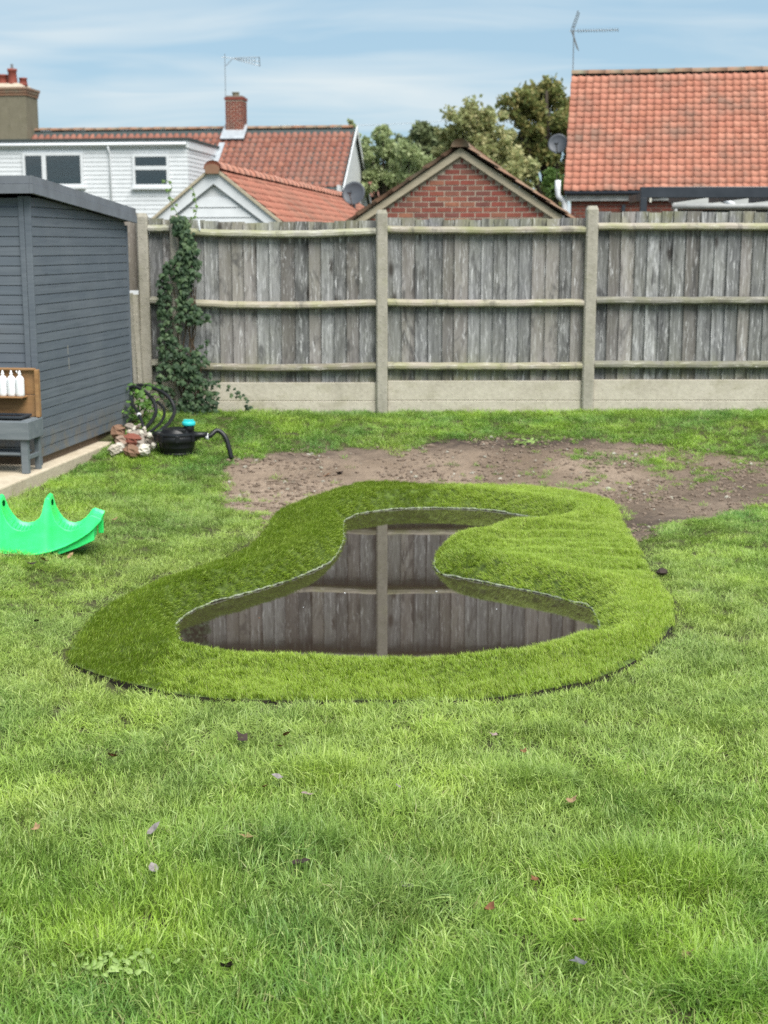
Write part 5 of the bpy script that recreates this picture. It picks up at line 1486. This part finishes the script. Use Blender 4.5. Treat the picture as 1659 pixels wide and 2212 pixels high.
# ---- pergola frame and lean-to roof in front of it
pg = thing('pergola', 'dark grey metal pergola frame just behind the fence', 'pergola', (3.07, 17, 0))
MB().b2((0, 0, 0), (.075, .09, 2.0899)).build('post', M['anthracite'], pg, bevel=.004); MB().b2((0, 0, 2.09), (3.6, .11, 2.215)).build('beam', M['anthracite'], pg, bevel=.004)
MB().b2((3.52, 0, 0), (3.6, .09, 2.0899)).build('post', M['anthracite'], pg, bevel=.004); pass
for k in range(6): MB().b2((.3 + k * .55, .1105, 2.105), (.36 + k * .55, 2.6, 2.20)).build('rafter', M['anthracite'], pg)
MB().b2((.10, -.02, 2.035), (.125, -.001, 2.085)).build('lamp', M['brass_tag'], pg)
lt = thing('lean_to', 'low pale sheet roof with white gutter under the pergola beam', 'roof', (4.30, 21, 0), R(-3))
MB().prism([(0.0, 0, 2.10), (4.2, 0, 2.10), (4.2, 1.8, 2.42), (.0, 1.8, 2.42)], (0, 0, .03)).build('roof_sheet', M['poly_sheet'], lt)
MB().b2((.05, .1, 0), (4.1, 1.7, 2.05)).build('wall', M['interior_dark'], lt)
MB().tube([(-.05, -.06, 2.09), (4.2, -.06, 2.09)], .04, 8).build('gutter', M['worn_white'], lt, True)
MB().tube([(.72, .25, 2.22), (.76, .05, 2.17), (.84, -.06, 2.12)], .035, 8).build('pipe', M['white_pvc'], lt, True)
MB().tube([(0, 0, 2.22), (-.06, -.03, 2.18), (.0, -.06, 2.1), (.02, -.06, 1.0)], .03, 8).build('downpipe', M['worn_white'], lt, True)

# ---- low brown roof between the garages
bh = thing('brown_roofed_house', 'low house with brown tiled roof seen between the two garages', 'house', (-1.2, 58, 0), R(-4))
MB().b2((0, .4, 0), (5.0, 6, 3.6)).build('wall', M['interior_dark'], bh)
zr = at(830, 376, 59).z
F = frame((-.1, 0, zr - .95), (1, 0, 0), (0, .8, .6), (0, -.6, .8))
MB().add([(-.1, 0, zr - .97), (5.1, 0, zr - .97), (5.1, 2.0, zr + .02), (-.1, 2.0, zr + .02), (5.1, 4, zr - .97), (-.1, 4, zr - .97)], [(0, 1, 2, 3), (3, 2, 4, 5)]).build('roof', M['tile_brown'], bh)
tile_roof(bh, F, 5.1, 1.15, .26, .3, 'tile_brown', .03)
ridge_tiles(bh, (-.1, 1.0, zr - .2), (5.0, 1.0, zr - .2), .1, M['tile_ridge']) if False else None
MB().b2((2.0, .38, zr - 1.6), (2.6, .395, zr - 1.05)).build('window', M['white_pvc'], bh)

# cable between the houses
c0, c1 = at(600, 270, 68), at(1250, 224, 68)
pth = [c0.lerp(c1, t) + Vector((0, 0, -.35 * 4 * t * (1 - t))) for t in [k / 16 for k in range(17)]]
pth = [p - c0 for p in pth]
o = MB().tube(pth, .009, 5).build('overhead_cable', M['steel_grey']); o.location = c0
tag(o, 'thin overhead cable sagging across the sky between the houses', 'cable')

# ------------------------------------------------------------------ trees
def tree(lab, base, blobs, m, n_leaf, leaf, seed, group='trees behind the houses', trunk=.22):
    """blobs: (dx, dy, z, radius) crown masses"""
    r = random.Random(seed); g = np.random.default_rng(seed)
    t = thing('leafy_tree', lab, 'tree', base, 0, group)
    ztop = max(b[2] for b in blobs)
    mb = MB(); mb.tube([(0, 0, -.1), (.1, 0, ztop * .35), (0, .1, ztop * .7), (blobs[0][0] * .3, 0, ztop)], [trunk, trunk * .8, trunk * .5, trunk * .15], 8)
    mb.build('trunk', M['bark'], t, True)
    lm = MB()
    for b in blobs:
        z0 = ztop * r.uniform(.3, .55); lm.tube([(0, 0, z0), (b[0] * .55, b[1] * .5, (z0 + b[2]) / 2 + .2), (b[0], b[1], b[2])], [trunk * .45, trunk * .3, trunk * .1], 6)
    lm.build('limbs', M['bark'], t, True)
    tot = sum(b[3] ** 2 for b in blobs); V = []; Fc = []
    for b in blobs:
        n = int(n_leaf * b[3] ** 2 / tot); nc = max(6, int(14 * b[3]))
        d = g.normal(size=(nc, 3)); d /= np.linalg.norm(d, axis=1)[:, None]
        cc = d * (g.uniform(.45, 1.0, (nc, 1))) * b[3] * [1, 1, .85] + [b[0], b[1], b[2]]
        cr = g.uniform(.16, .40, nc) * b[3] ** .6
        w = g.integers(0, nc, n)
        q = g.normal(size=(n, 3)); q /= np.linalg.norm(q, axis=1)[:, None]
        p = cc[w] + q * (cr[w] * g.uniform(.35, 1.0, n) ** .5 * (1 + .35 * g.normal(size=n)))[:, None]
        a = g.normal(size=(n, 3)); a /= np.linalg.norm(a, axis=1)[:, None]
        c = np.cross(a, g.normal(size=(n, 3))); c /= np.linalg.norm(c, axis=1)[:, None]
        s = leaf * g.uniform(.6, 1.3, n)[:, None]
        q4 = np.stack([p - a * s, p + c * s * .55, p + a * s, p - c * s * .55], 1).reshape(-1, 3)
        k0 = len(V); V += q4.tolist(); Fc += [(k0 + 4 * i, k0 + 4 * i + 1, k0 + 4 * i + 2, k0 + 4 * i + 3) for i in range(n)]
    me = bpy.data.meshes.new('crown'); me.from_pydata(V, [], Fc); me.materials.append(M[m]); link('crown', me, t)
    return t
def tb(px, py, Y, rpx, base):
    p = at(px, py, Y); return (p.x - base[0], r.uniform(-.6, .6), p.z, rpx * Y / FPX)
def mk(lab, px, Y, blobs, m, n, leaf, seed, trunk=.22):
    b = (at(px, 500, Y).x, Y, 0.0)
    tree(lab, b, [tb(x, y, Y + r.uniform(-.8, .8), q, b) for x, y, q in blobs], m, n, leaf, seed, trunk=trunk)
mk('tall dark green tree with browning top beside the orange roofed house', 1180, 58, [(1165, 225, 55), (1120, 235, 42), (1205, 240, 48), (1180, 290, 60), (1215, 330, 45), (1150, 330, 50), (1195, 380, 40), (1225, 280, 36), (1120, 290, 40), (1165, 195, 34), (1215, 205, 26), (1190, 430, 45)], 'leaf_tree_dark', 15000, .115, 31, .3)
mk('olive green tree with drooping branches behind the brick gable', 1045, 54, [(1030, 255, 36), (990, 262, 34), (1070, 275, 42), (1000, 300, 42), (1050, 320, 46), (1100, 320, 40), (1020, 350, 45), (1090, 365, 45), (1130, 375, 30), (1120, 345, 30), (975, 290, 26), (965, 330, 34), (1145, 400, 24)], 'leaf_tree_olive', 16000, .10, 32)
mk('small dark tree standing behind the pale birch like trees', 915, 66, [(905, 285, 28), (935, 290, 26), (885, 300, 22), (950, 315, 26), (920, 320, 34), (900, 350, 36), (945, 355, 34)], 'leaf_tree_forest', 8000, .11, 33, .2)
mk('pale green feathery tree next to the white gable end', 828, 52, [(828, 290, 20), (815, 315, 28), (845, 320, 26), (800, 330, 22), (830, 345, 36), (800, 360, 28), (862, 355, 26), (783, 305, 13), (820, 385, 34), (850, 395, 30), (795, 395, 26)], 'leaf_tree_pale', 8500, .085, 34, .14)
mk('light yellow green tree in front of the small dark tree', 890, 50, [(880, 330, 22), (905, 345, 26), (865, 345, 20), (895, 370, 32), (925, 365, 24), (872, 375, 28), (890, 400, 30), (915, 400, 26)], 'leaf_tree_pale', 7000, .08, 35, .12)
mk('fresh green shrub at the corner of the orange roofed house', 1203, 36, [(1205, 368, 15), (1198, 390, 19), (1210, 405, 18), (1190, 410, 15)], 'leaf_ivy_pale', 2600, .055, 36, .05)
mk('thin treetop rising behind the end of the brown roof ridge', 760, 60, [(757, 262, 6), (762, 275, 8), (770, 295, 12), (765, 320, 16)], 'leaf_tree_pale', 900, .08, 37, .06)

# ------------------------------------------------------------------ leaves and weeds on the lawn
for nm, c in (('dead_grey', (.22, .195, .19)), ('dead_pink', (.27, .20, .185)), ('dead_tan', (.30, .195, .105)), ('dead_brown', (.17, .075, .035)), ('dead_dark', (.045, .03, .025)), ('dead_slate', (.13, .13, .14))):
    simple(nm, c, 0.75, 0.25, var=0.2, scale=60)
def dead_leaf(px, py, L, mname, lab, group, curl=0.5, lift=0.045, z=None):
    p = on_ground(px, py); r = random.Random(int(px * 7 + py))
    pts = leaf_shape('oval' if r.random() < .6 else 'ivy'); n = len(pts)
    asp = r.uniform(.75, 1.1)
    vs = []
    for ring in (0.0, .5, 1.0):
        for x, y in pts:
            xx, yy = x * ring * asp, (y - .5) * ring
            vs.append((xx, yy, curl * (xx * xx * 1.4 + yy * yy * .8) + .10 * math.sin(5 * yy + 3 * xx) + r.uniform(-.03, .03)))
    fs = []
    for k in range(n):
        fs.append((k, n + k, n + (k + 1) % n)); fs.append((n + k, 2 * n + k, 2 * n + (k + 1) % n, n + (k + 1) % n))
    vs.append((0, -.5, 0)); vs.append((.02, -.75, .05)); vs.append((-.02, -.75, .05)); fs.append((len(vs) - 3, len(vs) - 2, len(vs) - 1))
    o = MB().add([Vector(v) * L for v in vs], fs).build('fallen_leaf', M[mname], None, True)
    o.location = (p.x, p.y, gh(p.x, p.y) + lift + (.014 if py > 1550 else 0)); o.rotation_euler = (r.uniform(-.3, .45) + .25, r.uniform(-.4, .4), r.uniform(0, 6.28))
    return tag(o, lab, 'leaf', group)
FL = 'fallen leaves on the lawn'
sets = {
 'dead_grey': ('pale grey dead leaf lying in the grass', [(600, 1716, .036), (334, 1831, .045), (332, 1914, .034), (858, 1738, .026)]),
 'dead_tan': ('tan dry leaf lying curled in the grass', [(80, 1826, .032), (531, 1847, .042), (1487, 2105, .036), (605, 1648, .030), (250, 1137, .05), (152, 1218, .045)]),
 'dead_brown': ('small brown dead leaf lying in the grass', [(245, 1667, .042), (620, 1619, .032), (575, 1736, .024), (143, 2084, .032), (1132, 1657, .026), (1152, 1940, .024), (95, 1228, .045)]),
 'dead_dark': ('dark curled rotting leaf in the grass', [(520, 1625, .048), (650, 1902, .050), (495, 2129, .034), (65, 1237, .055), (80, 1362, .04)])}
for m_, (lab, lst) in sets.items():
    for px, py, L in lst: dead_leaf(px, py, L * 1.2, m_, lab, FL)
dead_leaf(664, 1752, .046, 'dead_pink', 'flat pinkish grey leaf lying face up in the lawn', FL, .15)
dead_leaf(1237, 1765, .046, 'dead_tan', 'broad two toned tan and grey leaf lying upturned in the lawn', FL, .25)
dead_leaf(878, 1953, .052, 'dead_grey', 'large grey lobed leaf caught in longer grass', FL, .4)
dead_leaf(1062, 2008, .040, 'dead_brown', 'narrow brown leaf standing on edge in the grass', FL, .9)
dead_leaf(1251, 2034, .044, 'dead_tan', 'crumpled reddish tan leaf in the lawn', FL, .9)
dead_leaf(1246, 2123, .052, 'dead_slate', 'slate grey leaf lying flat in the lawn', FL, .2)
dead_leaf(1065, 1619, .036, 'dead_pink', 'greyish pink leaf beside the long dark grass tussock', FL, .4)
dead_leaf(733, 1022, .085, 'dead_dark', 'black shrivelled leaf lying on the bare soil', FL, .8, .012)
dead_leaf(706, 1026, .07, 'dead_brown', 'brown flat leaf scrap lying on the bare soil', FL, .2, .01)
cl = on_ground(1429, 1247)
o = link('soil_clod', lump('soil_clod', M['dead_dark'], 77, .7, 6, 9)); o.location = (cl.x, cl.y, gh(cl.x, cl.y) + .03); o.scale = (.035, .03, .03)
tag(o, 'dark clod of earth on the lawn beside the turf edge', 'clod')
# twigs on the soil
for px, py, L, a, lab in ((575, 1040, .22, .5, 'thin dark root lying on the bare soil'), (590, 1060, .16, 1.0, 'short forked twig on the bare soil'), (880, 1052, .12, .2, 'tiny twig on the soil beside the turf edge')):
    p = on_ground(px, py); q = [Vector((math.cos(a) * t * L + .012 * math.sin(9 * t), math.sin(a) * t * L + .012 * math.cos(7 * t), .006)) for t in [k / 6 for k in range(7)]]
    o = MB().tube(q, [.004, .004, .0035, .003, .003, .0025, .002], 5).build('twig', M['stem_brown']); o.location = (p.x, p.y, gh(p.x, p.y)); tag(o, lab, 'twig')
# broad leaved weed in the foreground
wl = [leaf_mesh('leaf', M['leaf_weed'], 'oval', .08, k) for k in range(3)]
for (px, py, nl, rx, ry, sz, lab) in ((245, 2112, 70, .055, .038, .021, 'patch of pale broad leaved weed growing in the lawn'), (465, 2090, 12, .02, .02, .016, 'small rosette of pale weed leaves in the lawn'), (1145, 960, 14, .10, .05, .05, 'green weed tuft at the edge of the bare soil')):
    p = on_ground(px, py); t = thing('weed_plant', lab, 'weed', (p.x, p.y, gh(p.x, p.y)))
    for k in range(nl):
        o = bpy.data.objects.new('leaf', wl[k % 3]); COL.objects.link(o); o.parent = t
        o.matrix_local = Matrix.Translation((r.gauss(0, rx), r.gauss(0, ry), r.uniform(.035, .062))) @ leaf_rot((0, -.35, 1.0), r).to_4x4() @ Matrix.Scale(sz * r.uniform(.6, 1.2), 4)
# bits floating on the pond
for px, py, sz, lab in ((745, 1281, .012, 'tiny white fleck floating on the pond by the reflected rail'), (943, 1278, .014, 'pale fleck floating beside the turf point'), (1073, 1316, .010, 'round white speck floating on the pond between turf point and bank'), (655, 1312, .008, 'small speck of white fluff floating over the reflected boards'), (560, 1335, .012, 'brown scrap floating on the pond near the ivy reflection')):
    p = onz(px, py, ZW)
    o = link('floating_fleck', lump('floating_fleck', M['dead_brown'] if 'brown' in lab else M['bottle_white'], int(px), .25, 4, 7)); o.location = (p.x, p.y, ZW + .001); o.scale = (sz * .45, sz * .35, sz * .4)
    tag(o, lab, 'fleck', 'flecks floating on the pond')
